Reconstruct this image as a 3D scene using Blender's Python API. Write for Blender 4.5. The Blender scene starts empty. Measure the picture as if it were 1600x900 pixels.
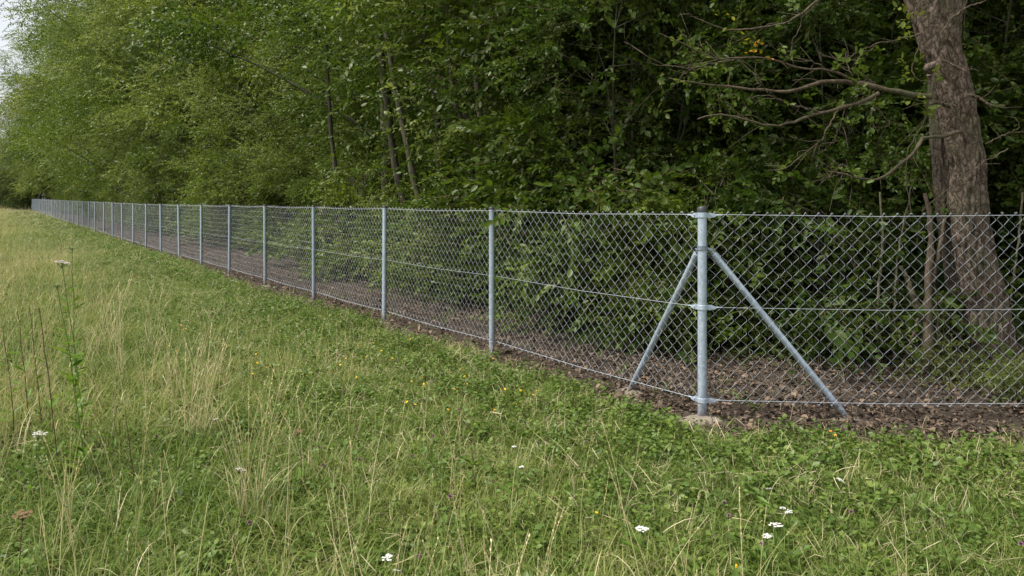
import bpy, math
import numpy as np
from mathutils import Matrix, Vector

# ------------------------------------------------------------------ camera, world, sun, exposure
SC = bpy.context.scene
COL = SC.collection
R = math.radians
EYE, FPX, HORIZON = 1.545, 1200.0, 315.0        # eye height (m), focal length in photo pixels, horizon row

cam_d = bpy.data.cameras.new('camera')
cam = bpy.data.objects.new('camera', cam_d)
COL.objects.link(cam)
cam.location = (0, 0, EYE)
cam.rotation_euler = (R(90), 0, 0)
cam_d.sensor_width = 36.0
cam_d.lens = 36.0 * FPX / 1600.0
cam_d.shift_y = -(450.0 - HORIZON) / 1600.0
cam_d.clip_start = 0.05
cam_d.clip_end = 3000
SC.camera = cam

SUN_EL, SUN_AZ = 60.0, 250.0                     # azimuth clockwise from +Y (view direction)
world = bpy.data.worlds.new('World')
SC.world = world
world.use_nodes = True
wn = world.node_tree
bg = wn.nodes['Background']
sky = wn.nodes.new('ShaderNodeTexSky')
sky.sky_type = 'NISHITA'
sky.sun_disc = False
sky.sun_elevation = R(SUN_EL)
sky.sun_rotation = R(SUN_AZ)
sky.air_density = 1.0
sky.dust_density = 1.5
sky.ozone_density = 1.0
# a thin even overcast: the clear sky seen through a veil of white cloud
veil = wn.nodes.new('ShaderNodeMix'); veil.data_type = 'RGBA'
veil.inputs[0].default_value = 0.72
veil.inputs[7].default_value = (6.9, 6.9, 6.9, 1)
wn.links.new(sky.outputs['Color'], veil.inputs[6])
wn.links.new(veil.outputs[2], bg.inputs['Color'])
bg.inputs['Strength'].default_value = 0.072

sun_d = bpy.data.lights.new('sun', 'SUN')
sun_d.energy = 3.6
sun_d.angle = R(20)
sun_d.color = (1.0, 0.95, 0.87)
sun = bpy.data.objects.new('sun', sun_d)
COL.objects.link(sun)
az, el = R(SUN_AZ), R(SUN_EL)
to_sun = Vector((math.sin(az) * math.cos(el), math.cos(az) * math.cos(el), math.sin(el)))
sun.rotation_euler = to_sun.to_track_quat('Z', 'Y').to_euler()
sun.location = (-10, -10, 30)

SC.view_settings.view_transform = 'Standard'
SC.view_settings.look = 'None'
SC.view_settings.exposure = 1.08
SC.view_settings.gamma = 1.0
SC.cycles.max_bounces = 6
SC.cycles.diffuse_bounces = 4
SC.cycles.transmission_bounces = 3

rng = np.random.default_rng(7)

# ------------------------------------------------------------------ helpers
def fade(t):
    return t * t * t * (t * (t * 6 - 15) + 10)

def _hash(ix, iy, iz):
    h = (ix.astype(np.uint32) * np.uint32(374761393) + iy.astype(np.uint32) * np.uint32(668265263)
         + iz.astype(np.uint32) * np.uint32(2147483647))
    h = (h ^ (h >> np.uint32(13))) * np.uint32(1274126177)
    h = h ^ (h >> np.uint32(16))
    return h.astype(np.float64) / 4294967295.0

def vnoise(p):
    p = np.asarray(p, float)
    i = np.floor(p).astype(np.int64)
    f = fade(p - i)
    out = 0
    for dx in (0, 1):
        for dy in (0, 1):
            for dz in (0, 1):
                w = (f[:, 0] if dx else 1 - f[:, 0]) * (f[:, 1] if dy else 1 - f[:, 1]) * (f[:, 2] if dz else 1 - f[:, 2])
                out = out + w * _hash(i[:, 0] + dx, i[:, 1] + dy, i[:, 2] + dz)
    return out

def fbm(p, octaves=3):
    p = np.asarray(p, float)
    a, s, n = 0.5, 0.0, 0.0
    for k in range(octaves):
        s = s + a * vnoise(p * (2.03 ** k) + 17.3 * k)
        n += a
        a *= 0.5
    return s / n

def norm(v):
    v = np.asarray(v, float)
    return v / np.maximum(np.linalg.norm(v, axis=-1, keepdims=True), 1e-9)

class MB:
    """collects vertices, triangles and quads with a material index each"""
    def __init__(self):
        self.v, self.t, self.q, self.tm, self.qm, self.n = [], [], [], [], [], 0
    def add(self, v, tris=None, quads=None, mat=0):
        v = np.asarray(v, float).reshape(-1, 3)
        if tris is not None and len(tris):
            tris = np.asarray(tris, np.int64).reshape(-1, 3)
            self.t.append(tris + self.n); self.tm.append(np.full(len(tris), mat))
        if quads is not None and len(quads):
            quads = np.asarray(quads, np.int64).reshape(-1, 4)
            self.q.append(quads + self.n); self.qm.append(np.full(len(quads), mat))
        self.v.append(v); self.n += len(v)
        return self
    def mesh(self, name, mats, smooth=True):
        me = bpy.data.meshes.new(name)
        v = np.concatenate(self.v)
        t = np.concatenate(self.t) if self.t else np.zeros((0, 3), np.int64)
        q = np.concatenate(self.q) if self.q else np.zeros((0, 4), np.int64)
        me.vertices.add(len(v)); me.vertices.foreach_set('co', v.astype(np.float32).ravel())
        loops = np.concatenate([t.ravel(), q.ravel()]).astype(np.int32)
        me.loops.add(len(loops)); me.loops.foreach_set('vertex_index', loops)
        starts = np.concatenate([np.arange(len(t)) * 3, len(t) * 3 + np.arange(len(q)) * 4]).astype(np.int32)
        me.polygons.add(len(starts)); me.polygons.foreach_set('loop_start', starts)
        mi = np.concatenate((self.tm or [np.zeros(0)]) + (self.qm or [np.zeros(0)])).astype(np.int32)
        me.polygons.foreach_set('material_index', mi)
        me.polygons.foreach_set('use_smooth', np.full(len(starts), smooth))
        for m in mats:
            me.materials.append(m)
        me.update(calc_edges=True)
        return me

def link(name, me, parent=None, loc=(0, 0, 0), rot=(0, 0, 0), scale=(1, 1, 1)):
    o = bpy.data.objects.new(name, me)
    COL.objects.link(o)
    o.location, o.rotation_euler, o.scale = loc, rot, scale
    if parent is not None:
        o.parent = parent
    return o

def tag(o, label=None, cat=None, group=None, kind=None):
    if label: o['label'] = label
    if cat: o['category'] = cat
    if group: o['group'] = group
    if kind: o['kind'] = kind
    return o

def thing(name, label, cat, loc=(0, 0, 0), rotz=0.0, group=None, scale=1.0):
    o = bpy.data.objects.new(name, None)
    COL.objects.link(o)
    o.location = loc; o.rotation_euler = (0, 0, rotz); o.scale = (scale,) * 3
    o.empty_display_size = 0.2
    return tag(o, label, cat, group)

def tube(mb, path, radii, sides=8, mat=0, caps=True):
    path = np.asarray(path, float)
    n = len(path)
    radii = np.broadcast_to(np.asarray(radii, float), (n,))
    tan = np.gradient(path, axis=0)
    tan = norm(tan)
    ref = np.array([0, 0, 1.0]) if abs(tan[0, 2]) < 0.9 else np.array([1.0, 0, 0])
    u = norm(np.cross(tan[0], ref))
    us = []
    for k in range(n):
        u = u - tan[k] * np.dot(u, tan[k])
        u = norm(u); us.append(u)
    us = np.array(us); vs = np.cross(tan, us)
    a = np.arange(sides) / sides * 2 * np.pi
    ring = path[:, None] + radii[:, None, None] * (np.cos(a)[None, :, None] * us[:, None] + np.sin(a)[None, :, None] * vs[:, None])
    V = ring.reshape(-1, 3)
    k = np.arange(n - 1)[:, None] * sides; j = np.arange(sides)[None]; j2 = (j + 1) % sides
    Q = np.stack([k + j, k + j2, k + sides + j2, k + sides + j], -1).reshape(-1, 4)
    T = []
    if caps:
        V = np.concatenate([V, ring[0], ring[-1], path[:1], path[-1:]])
        b0, b1 = n * sides, (n + 1) * sides
        c0, c1 = (n + 2) * sides, (n + 2) * sides + 1
        T = [[c0, b0 + (i + 1) % sides, b0 + i] for i in range(sides)] + [[c1, b1 + i, b1 + (i + 1) % sides] for i in range(sides)]
    mb.add(V, T, Q, mat)

def smooth_path(pts, n):
    pts = np.asarray(pts, float)
    d = np.concatenate([[0], np.cumsum(np.linalg.norm(np.diff(pts, axis=0), axis=1))])
    t = np.linspace(0, d[-1], n)
    ext = np.concatenate([[2 * pts[0] - pts[1]], pts, [2 * pts[-1] - pts[-2]]])
    out = []
    for x in t:
        i = min(max(np.searchsorted(d, x, side='right') - 1, 0), len(pts) - 2)
        f = (x - d[i]) / max(d[i + 1] - d[i], 1e-9)
        p0, p1, p2, p3 = ext[i], ext[i + 1], ext[i + 2], ext[i + 3]
        out.append(0.5 * ((2 * p1) + (-p0 + p2) * f + (2 * p0 - 5 * p1 + 4 * p2 - p3) * f * f + (-p0 + 3 * p1 - 3 * p2 + p3) * f ** 3))
    return np.array(out)

# ------------------------------------------------------------------ the lie of the land
P0 = np.array([1.35, 5.45])                                   # corner post
XV = -18.0                                                    # column the long run heads for
dL = np.array([(XV - 800) / FPX, 1.0]); LEN = np.linalg.norm(dL); dL = dL / LEN
nL = np.array([dL[1], -dL[0]])                                # towards the wood
dR = np.array([1.0, -0.05]); dR = dR / np.linalg.norm(dR)
nR = np.array([-dR[1], dR[0]])

def side(x, y):
    """signed distance behind the fence (wood side positive) and run coordinate"""
    px, py = x - P0[0], y - P0[1]
    sl = px * nL[0] + py * nL[1]; sr = px * nR[0] + py * nR[1]
    t = px * dL[0] + py * dL[1]
    return np.minimum(sl, sr), t

def ground(x, y):
    x = np.atleast_1d(np.asarray(x, float)); y = np.atleast_1d(np.asarray(y, float))
    z = 0.00625 * np.clip(y - 25, 0, 110)
    p = np.stack([x, y, 0 * x], -1)
    s, t = side(x, y)
    near = np.clip(np.abs(s) / 1.2, 0, 1)
    z = z + near * ((fbm(p * 0.35 + 5) - 0.5) * 0.10 + (fbm(p * 1.7 + 9) - 0.5) * 0.035)
    z = z + np.where(s > 0.8, (fbm(p * 2.3 + 3) - 0.5) * 0.05 + np.clip(s - 4, 0, 30) * 0.01, 0)
    return z

def gz(x, y):
    return float(ground(x, y)[0])

def strip(t):
    """how far bare soil reaches out in front of the fence"""
    return np.interp(t, [-3, -1.3, -.5, 0, .5, 2, 3, 6, 11, 13, 16, 120], [.58, .50, .38, .24, .24, .14, .16, .28, .32, .26, .03, .0])

def at(u, v, h=0.0, zg=0.0):
    """place on the ground of a thing that shows at photo column u and row v at height h above the ground"""
    for _ in range(3):
        Y = FPX * (EYE - zg - h) / max(v - HORIZON, 1.0)
        X = (u - 800) / FPX * Y
        zg = gz(X, Y)
    return X, Y, zg

# ------------------------------------------------------------------ materials
def new_mat(name):
    m = bpy.data.materials.new(name); m.use_nodes = True
    nt = m.node_tree
    return m, nt, nt.nodes['Principled BSDF'], nt.nodes['Material Output']

def ramp(nt, stops, interp='LINEAR'):
    n = nt.nodes.new('ShaderNodeValToRGB'); cr = n.color_ramp; cr.interpolation = interp
    while len(cr.elements) < len(stops): cr.elements.new(0.5)
    for e, (p, c) in zip(cr.elements, stops):
        e.position = p; e.color = (*c, 1)
    return n

def math_node(nt, op, a, b=None):
    n = nt.nodes.new('ShaderNodeMath'); n.operation = op
    for k, x in enumerate((a, b)):
        if x is None: continue
        if isinstance(x, (int, float)): n.inputs[k].default_value = x
        else: nt.links.new(x, n.inputs[k])
    return n.outputs[0]

def noise_tex(nt, scale, detail=3, coord=None, rough=0.55):
    n = nt.nodes.new('ShaderNodeTexNoise')
    n.inputs['Scale'].default_value = scale; n.inputs['Detail'].default_value = detail; n.inputs['Roughness'].default_value = rough
    if coord is not None: nt.links.new(coord, n.inputs['Vector'])
    return n

def leafy(name, stops, trans=0.35, rough=0.42, spec=0.22, obj_amt=0.45, instancer=None, inst_amt=0.0, clump=0.0):
    """thin green matter: hue picked at random per leaf and per plant"""
    m, nt, b, out = new_mat(name)
    geo = nt.nodes.new('ShaderNodeNewGeometry'); oi = nt.nodes.new('ShaderNodeObjectInfo')
    isl = geo.outputs['Random Per Island']
    f = math_node(nt, 'ADD', math_node(nt, 'MULTIPLY', isl, 1 - obj_amt), math_node(nt, 'MULTIPLY', oi.outputs['Random'], obj_amt))
    if clump:
        tc = nt.nodes.new('ShaderNodeTexCoord'); nz = noise_tex(nt, 1.15, 2, tc.outputs['Object'])
        cr = ramp(nt, [(.32, (0, 0, 0)), (.68, (1, 1, 1))]); nt.links.new(nz.outputs['Fac'], cr.inputs[0])
        f = math_node(nt, 'ADD', math_node(nt, 'MULTIPLY', f, 1 - clump), math_node(nt, 'MULTIPLY', cr.outputs[0], clump))
    if instancer:
        at_ = nt.nodes.new('ShaderNodeAttribute'); at_.attribute_type = 'INSTANCER'; at_.attribute_name = instancer
        f = math_node(nt, 'ADD', math_node(nt, 'MULTIPLY', f, 1 - inst_amt), math_node(nt, 'MULTIPLY', at_.outputs['Fac'], inst_amt))
    r = ramp(nt, stops)
    nt.links.new(f, r.inputs[0])
    nt.links.new(r.outputs[0], b.inputs['Base Color'])
    b.inputs['Roughness'].default_value = rough
    b.inputs['Specular IOR Level'].default_value = spec
    tr = nt.nodes.new('ShaderNodeBsdfTranslucent')
    hue = nt.nodes.new('ShaderNodeHueSaturation'); hue.inputs['Saturation'].default_value = 1.1; hue.inputs['Value'].default_value = 1.25
    nt.links.new(r.outputs[0], hue.inputs['Color']); nt.links.new(hue.outputs[0], tr.inputs['Color'])
    mx = nt.nodes.new('ShaderNodeMixShader'); mx.inputs[0].default_value = trans
    nt.links.new(b.outputs[0], mx.inputs[1]); nt.links.new(tr.outputs[0], mx.inputs[2])
    nt.links.new(mx.outputs[0], out.inputs['Surface'])
    return m

def plain(name, col, rough=0.6, metal=0.0, spec=0.4):
    m, nt, b, out = new_mat(name)
    b.inputs['Base Color'].default_value = (*col, 1); b.inputs['Roughness'].default_value = rough
    b.inputs['Metallic'].default_value = metal; b.inputs['Specular IOR Level'].default_value = spec
    return m

LEAF_DARK = leafy('leaf_dark', [(0, (.025, .047, .009)), (.5, (.050, .085, .013)), (.85, (.088, .125, .018)), (1, (.140, .165, .028))], clump=.4)  # darker copy of the leaf greens: shade within the wood put into the colour
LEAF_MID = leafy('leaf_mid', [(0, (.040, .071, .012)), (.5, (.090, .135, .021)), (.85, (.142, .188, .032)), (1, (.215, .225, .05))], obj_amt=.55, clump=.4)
LEAF_LIGHT = leafy('leaf_light', [(0, (.072, .108, .026)), (.4, (.132, .174, .042)), (.75, (.190, .225, .062)), (1, (.260, .270, .090))], trans=.42, obj_amt=.55, clump=.4)  # paler copy: brighter light and distance haze on far trees put into the colour
LEAF_LIME = leafy('leaf_lime', [(0, (.085, .125, .025)), (.5, (.15, .195, .036)), (.85, (.21, .235, .045)), (1, (.34, .30, .05))], clump=.4)
LEAF_YELLOW = leafy('leaf_yellow', [(0, (.10, .14, .025)), (.4, (.20, .22, .03)), (.8, (.36, .32, .04)), (1, (.45, .34, .05))], obj_amt=.1)
LEAF_AUTUMN = leafy('leaf_autumn', [(0, (.30, .26, .03)), (.4, (.50, .30, .04)), (1, (.62, .26, .05))], obj_amt=.1)
LEAF_HAZE = leafy('leaf_far_haze', [(0, (.045, .070, .040)), (.6, (.070, .105, .058)), (1, (.10, .14, .075))], clump=.4)  # bluish distance haze painted into the leaf colour
GRASS = leafy('grass_blade', [(0, (.070, .118, .022)), (.30, (.125, .180, .037)), (.52, (.210, .240, .068)), (.68, (.350, .325, .145)), (.85, (.460, .400, .220)), (1, (.560, .490, .310))],
              trans=.35, rough=.5, spec=.2, obj_amt=.35, instancer='dry', inst_amt=.55)
HERB = leafy('herb_leaf', [(0, (.050, .098, .018)), (.5, (.098, .155, .031)), (.85, (.155, .208, .045)), (1, (.240, .260, .070))], trans=.3, obj_amt=.5)
HERB_TALL = leafy('tall_herb_leaf', [(0, (.075, .150, .022)), (.6, (.13, .21, .036)), (1, (.25, .28, .06))], trans=.4, obj_amt=.2)
STRAW = leafy('straw', [(0, (.36, .35, .14)), (.4, (.52, .46, .23)), (1, (.68, .60, .39))], trans=.2, rough=.6, obj_amt=.7)
THATCH = leafy('thatch', [(0, (.24, .20, .11)), (.4, (.38, .33, .19)), (1, (.58, .51, .34))], trans=.1, rough=.8, obj_amt=.6)
DEADLEAF = leafy('dead_leaf', [(0, (.038, .029, .021)), (.45, (.074, .055, .041)), (.75, (.128, .094, .068)), (.9, (.20, .14, .095)), (1, (.33, .25, .17))], trans=.08, rough=.75, spec=.25, obj_amt=.85)
STEM_GREEN = plain('stem_green', (.095, .150, .035), .6)
STEM_BROWN = plain('stem_brown', (.095, .062, .038), .8, spec=.2)
PETAL_WHITE = leafy('petal_white', [(0, (.78, .77, .74)), (1, (.84, .83, .80))], trans=.4, rough=.7, spec=.2)
PETAL_GREY = plain('petal_faded', (.40, .36, .35), .8, spec=.2)
PETAL_GREEN = plain('umbel_green', (.17, .22, .10), .8, spec=.2)
PETAL_BROWN = plain('umbel_brown', (.15, .09, .055), .85, spec=.2)
PETAL_YELLOW = plain('petal_yellow', (.78, .48, .02), .6, spec=.2)
PETAL_ORANGE = plain('petal_orange', (.62, .27, .03), .6, spec=.2)
PETAL_PINK = plain('petal_pink', (.27, .15, .20), .8, spec=.2)

def bark(name, dark, light, scale=1.0, green=0.0, plates=0.0):
    m, nt, b, out = new_mat(name)
    tc = nt.nodes.new('ShaderNodeTexCoord')
    mp = nt.nodes.new('ShaderNodeMapping'); mp.inputs['Scale'].default_value = (14 * scale, 14 * scale, 4.0 * scale)
    nt.links.new(tc.outputs['Object'], mp.inputs['Vector'])
    n1 = noise_tex(nt, 1.0, 6, mp.outputs[0], .7)
    n2 = noise_tex(nt, 2.2, 3, tc.outputs['Object'])
    h = n1.outputs['Fac']
    if plates:
        mp2 = nt.nodes.new('ShaderNodeMapping'); mp2.inputs['Scale'].default_value = (24, 24, 9)
        nd = noise_tex(nt, 9, 3, tc.outputs['Object'])
        ad = nt.nodes.new('ShaderNodeMix'); ad.data_type = 'RGBA'; ad.blend_type = 'ADD'; ad.inputs[0].default_value = .13
        nt.links.new(tc.outputs['Object'], ad.inputs[6]); nt.links.new(nd.outputs['Color'], ad.inputs[7])
        nt.links.new(ad.outputs[2], mp2.inputs['Vector'])
        vo = nt.nodes.new('ShaderNodeTexVoronoi'); vo.feature = 'DISTANCE_TO_EDGE'; vo.inputs['Scale'].default_value = 1.0
        nt.links.new(mp2.outputs[0], vo.inputs['Vector'])
        cr = ramp(nt, [(.0, (.25,) * 3), (.10, (.6,) * 3), (.40, (1, 1, 1))]); nt.links.new(vo.outputs['Distance'], cr.inputs[0])
        h = math_node(nt, 'ADD', math_node(nt, 'MULTIPLY', cr.outputs[0], plates), math_node(nt, 'MULTIPLY', n1.outputs['Fac'], 1 - plates * .55))
        h = math_node(nt, 'MULTIPLY', h, .82)
    r = ramp(nt, [(.34, dark), (.50, tuple(.55 * a + .45 * c for a, c in zip(dark, light))), (.68, light)])
    nt.links.new(h, r.inputs[0])
    mx = nt.nodes.new('ShaderNodeMix'); mx.data_type = 'RGBA'
    fr = ramp(nt, [(.52, (0, 0, 0)), (.70, (green, green, green))])
    nt.links.new(n2.outputs['Fac'], fr.inputs[0]); nt.links.new(fr.outputs[0], mx.inputs[0])
    nt.links.new(r.outputs[0], mx.inputs[6]); mx.inputs[7].default_value = (.085, .105, .045, 1)
    nt.links.new(mx.outputs[2], b.inputs['Base Color'])
    b.inputs['Roughness'].default_value = .88; b.inputs['Specular IOR Level'].default_value = .2
    bp = nt.nodes.new('ShaderNodeBump'); bp.inputs['Strength'].default_value = 1.0; bp.inputs['Distance'].default_value = .02
    nt.links.new(h, bp.inputs['Height']); nt.links.new(bp.outputs[0], b.inputs['Normal'])
    return m

BARK_BIG = bark('bark_scaly', (.030, .022, .017), (.190, .142, .114), 1.6, .30, .50)
BARK_SECOND = bark('bark_furrowed', (.020, .016, .012), (.115, .092, .070), 1.6, .4, .35)
BARK_DARK = bark('bark_dark', (.035, .030, .022), (.115, .100, .075), 1.0, .5)
BARK_PALE = bark('bark_pale', (.085, .075, .052), (.250, .225, .165), 1.5, .5)
BARK_DEAD = bark('bark_deadwood', (.050, .038, .027), (.170, .132, .094), 2.0, .35)

def galvanised(dirt=True):
    m, nt, b, out = new_mat('galvanised_steel')
    tc = nt.nodes.new('ShaderNodeTexCoord')
    vo = nt.nodes.new('ShaderNodeTexVoronoi'); vo.inputs['Scale'].default_value = 55
    nt.links.new(tc.outputs['Object'], vo.inputs['Vector'])
    n = noise_tex(nt, 9, 4, tc.outputs['Object'])
    mp = nt.nodes.new('ShaderNodeMapping'); mp.inputs['Scale'].default_value = (40, 40, 3); nt.links.new(tc.outputs['Object'], mp.inputs['Vector'])
    st = noise_tex(nt, 1, 3, mp.outputs[0])
    f = math_node(nt, 'ADD', math_node(nt, 'MULTIPLY', vo.outputs['Color'], .35), math_node(nt, 'ADD', math_node(nt, 'MULTIPLY', n.outputs['Fac'], .4), math_node(nt, 'MULTIPLY', st.outputs['Fac'], .35)))
    r = ramp(nt, [(.25, (.28, .345, .43)), (.55, (.40, .470, .565)), (.85, (.53, .60, .69))])
    nt.links.new(f, r.inputs[0])
    sx = nt.nodes.new('ShaderNodeSeparateXYZ'); nt.links.new(tc.outputs['Object'], sx.inputs[0])
    n3 = noise_tex(nt, 28, 4, tc.outputs['Object'], .7)
    zz = math_node(nt, 'ADD', sx.outputs['Z'], math_node(nt, 'MULTIPLY', math_node(nt, 'SUBTRACT', n3.outputs['Fac'], .5), .5))
    dr = ramp(nt, [(.0, (.8 if dirt else 0,) * 3), (.16, (0, 0, 0))]); nt.links.new(zz, dr.inputs[0])
    mxd = nt.nodes.new('ShaderNodeMix'); mxd.data_type = 'RGBA'; nt.links.new(dr.outputs[0], mxd.inputs[0])
    oi = nt.nodes.new('ShaderNodeObjectInfo'); hv = nt.nodes.new('ShaderNodeHueSaturation')
    nt.links.new(math_node(nt, 'ADD', math_node(nt, 'MULTIPLY', oi.outputs['Random'], .22), .90), hv.inputs['Value']); nt.links.new(r.outputs[0], hv.inputs['Color'])
    nt.links.new(hv.outputs[0], mxd.inputs[6]); mxd.inputs[7].default_value = (.13, .10, .075, 1)
    nt.links.new(mxd.outputs[2], b.inputs['Base Color'])
    rr = ramp(nt, [(.3, (.36,) * 3), (.8, (.55,) * 3)]); nt.links.new(f, rr.inputs[0]); nt.links.new(rr.outputs[0], b.inputs['Roughness'])
    b.inputs['Metallic'].default_value = .45
    return m
GALV = galvanised()
GALV_CLEAN = galvanised(False)
WIRE = plain('galvanised_wire', (.42, .45, .50), .45, .25, .4)
CAP = plain('dark_plastic_cap', (.030, .034, .040), .5)

def concrete_mat():
    m, nt, b, out = new_mat('earthy_concrete')
    tc = nt.nodes.new('ShaderNodeTexCoord'); n = noise_tex(nt, 14, 5, tc.outputs['Object'], .65)
    r = ramp(nt, [(.3, (.115, .095, .070)), (.6, (.205, .178, .138)), (.8, (.27, .24, .195))])
    nt.links.new(n.outputs['Fac'], r.inputs[0]); nt.links.new(r.outputs[0], b.inputs['Base Color']); b.inputs['Roughness'].default_value = .95
    bp = nt.nodes.new('ShaderNodeBump'); bp.inputs['Distance'].default_value = .01; nt.links.new(n.outputs['Fac'], bp.inputs['Height']); nt.links.new(bp.outputs[0], b.inputs['Normal'])
    return m
CONCRETE = concrete_mat()

def ground_mat():
    m, nt, b, out = new_mat('earth_and_turf')
    tc = nt.nodes.new('ShaderNodeTexCoord')
    a = nt.nodes.new('ShaderNodeAttribute'); a.attribute_name = 'soil'
    n1 = noise_tex(nt, 22, 6, tc.outputs['Object'], .7); n2 = noise_tex(nt, 1.3, 4, tc.outputs['Object'])
    soil = ramp(nt, [(.25, (.016, .013, .010)), (.5, (.046, .036, .028)), (.75, (.115, .090, .068))]); nt.links.new(n1.outputs['Fac'], soil.inputs[0])
    turf = ramp(nt, [(.25, (.050, .065, .018)), (.5, (.100, .125, .035)), (.75, (.19, .175, .075))])
    nt.links.new(math_node(nt, 'ADD', math_node(nt, 'MULTIPLY', n1.outputs['Fac'], .6), math_node(nt, 'MULTIPLY', n2.outputs['Fac'], .4)), turf.inputs[0])
    mx = nt.nodes.new('ShaderNodeMix'); mx.data_type = 'RGBA'
    f = math_node(nt, 'ADD', a.outputs['Fac'], math_node(nt, 'MULTIPLY', math_node(nt, 'SUBTRACT', n1.outputs['Fac'], .5), .8))
    rr = ramp(nt, [(.40, (0, 0, 0)), (.60, (1, 1, 1))]); nt.links.new(f, rr.inputs[0])
    nt.links.new(rr.outputs[0], mx.inputs[0]); nt.links.new(turf.outputs[0], mx.inputs[6]); nt.links.new(soil.outputs[0], mx.inputs[7])
    nt.links.new(mx.outputs[2], b.inputs['Base Color']); b.inputs['Roughness'].default_value = .95; b.inputs['Specular IOR Level'].default_value = .15
    bp = nt.nodes.new('ShaderNodeBump'); bp.inputs['Distance'].default_value = .03; bp.inputs['Strength'].default_value = .8
    nt.links.new(n1.outputs['Fac'], bp.inputs['Height']); nt.links.new(bp.outputs[0], b.inputs['Normal'])
    return m

# ------------------------------------------------------------------ ground: one sheet to the horizon
def axis(lo, hi, c0, c1, fine, growth=1.13):
    mid = np.arange(c0, c1 + 1e-6, fine)
    up, d, x = [], fine, c1
    while x < hi: d *= growth; x += d; up.append(x)
    dn, d, x = [], fine, c0
    while x > lo: d *= growth; x -= d; dn.append(x)
    return np.concatenate([dn[::-1], mid, up])
gx = axis(-1200, 1200, -12, 8, .11); gy = axis(-400, 2000, 1.5, 22, .11)
GX, GY = np.meshgrid(gx, gy)
fx, fy = GX.ravel(), GY.ravel()
mb = MB()
nx, ny = len(gx), len(gy)
i = np.arange((ny - 1) * (nx - 1)); r0 = i // (nx - 1) * nx + i % (nx - 1)
mb.add(np.stack([fx, fy, ground(fx, fy)], -1), None, np.stack([r0, r0 + 1, r0 + nx + 1, r0 + nx], -1))
gme = mb.mesh('ground', [ground_mat()])
s_, t_ = side(fx, fy)
soil = np.clip((s_ + strip(t_) + .02) / .18 + .5, 0, 1)
at_ = gme.attributes.new('soil', 'FLOAT', 'POINT'); at_.data.foreach_set('value', soil.astype(np.float32))
tag(link('ground', gme), kind='structure')

# ------------------------------------------------------------------ the chain-link fence
BAY = 2.54
post_px = [1097, 768, 600, 490, 414, 358, 314.3, 280, 251.3, 228, 208.1, 190.9, 175.9, 162, 148.5, 138.4, 129.4, 121.9, 114.4, 107.3, 101.3, 94.7,
           89.6, 85, 80.7, 77, 73.6, 70.4, 67.5, 64.8, 62.4, 60.2, 58.1, 56.2, 54.4, 52.8, 51.3, 50.0]
posts = []
for px in post_px:
    Y = P0[1] * (1097 - XV) / (px - XV)
    posts.append(np.array([P0[0] + dL[0] / dL[1] * (Y - P0[1]), Y]))
posts = [np.array([x, y, gz(x, y)]) for x, y in posts]
right_posts = [P0 + dR * BAY * k for k in (1, 2)]
right_posts = [np.array([x, y, gz(x, y)]) for x, y in right_posts]

fence = thing('chain_link_fence', 'long galvanised chain-link fence with round steel posts running along the edge of the wood', 'fence', (P0[0], P0[1], 0))
F0 = np.array([P0[0], P0[1], 0.0])

Z_TOP, Z_MID, Z_BOT = 1.454, .795, .137
def post_mesh(h, r):
    mb = MB(); z = [-.25, h]
    tube(mb, [[0, 0, -.25], [0, 0, .3], [0, 0, h * .66], [0, 0, h]], r, 20)
    return mb.mesh('post', [GALV])
def cap_mesh(h, r, hh):
    mb = MB()
    tube(mb, [[0, 0, h - .004], [0, 0, h + hh * .75], [0, 0, h + hh]], [r + .0035, r + .0035, r * .8], 20)
    return mb.mesh('cap', [CAP])
PM, CM = post_mesh(1.47, .0265), cap_mesh(1.47, .0265, .022)
PM0, CM0 = post_mesh(1.475, .032), cap_mesh(1.475, .032, .035)

def mound(rx, ry, h, seed):
    mb = MB(); n, k = 22, 6
    V = [[0, 0, h]]
    for a in range(1, k + 1):
        for b in range(n):
            th = b / n * 2 * math.pi; f = a / k
            w = 1 + .35 * (float(vnoise([[math.cos(th) * 1.3 + seed, math.sin(th) * 1.3, seed]])[0]) - .5)
            V.append([math.cos(th) * rx * f * w, math.sin(th) * ry * f * w, h * (1 - f ** 2.2) - .025 * f ** 4 + .012 * (float(vnoise([[b * .9 + seed, a * 1.3, 0]])[0]) - .5)])
    T = [[0, 1 + b, 1 + (b + 1) % n] for b in range(n)]
    Q = [[1 + (a - 1) * n + b, 1 + a * n + b, 1 + a * n + (b + 1) % n, 1 + (a - 1) * n + (b + 1) % n] for a in range(1, k) for b in range(n)]
    mb.add(V, T, Q)
    return mb.mesh('concrete_footing', [CONCRETE])
FOOT = [mound(.19, .16, .030, 3), mound(.17, .16, .028, 8)]

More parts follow.
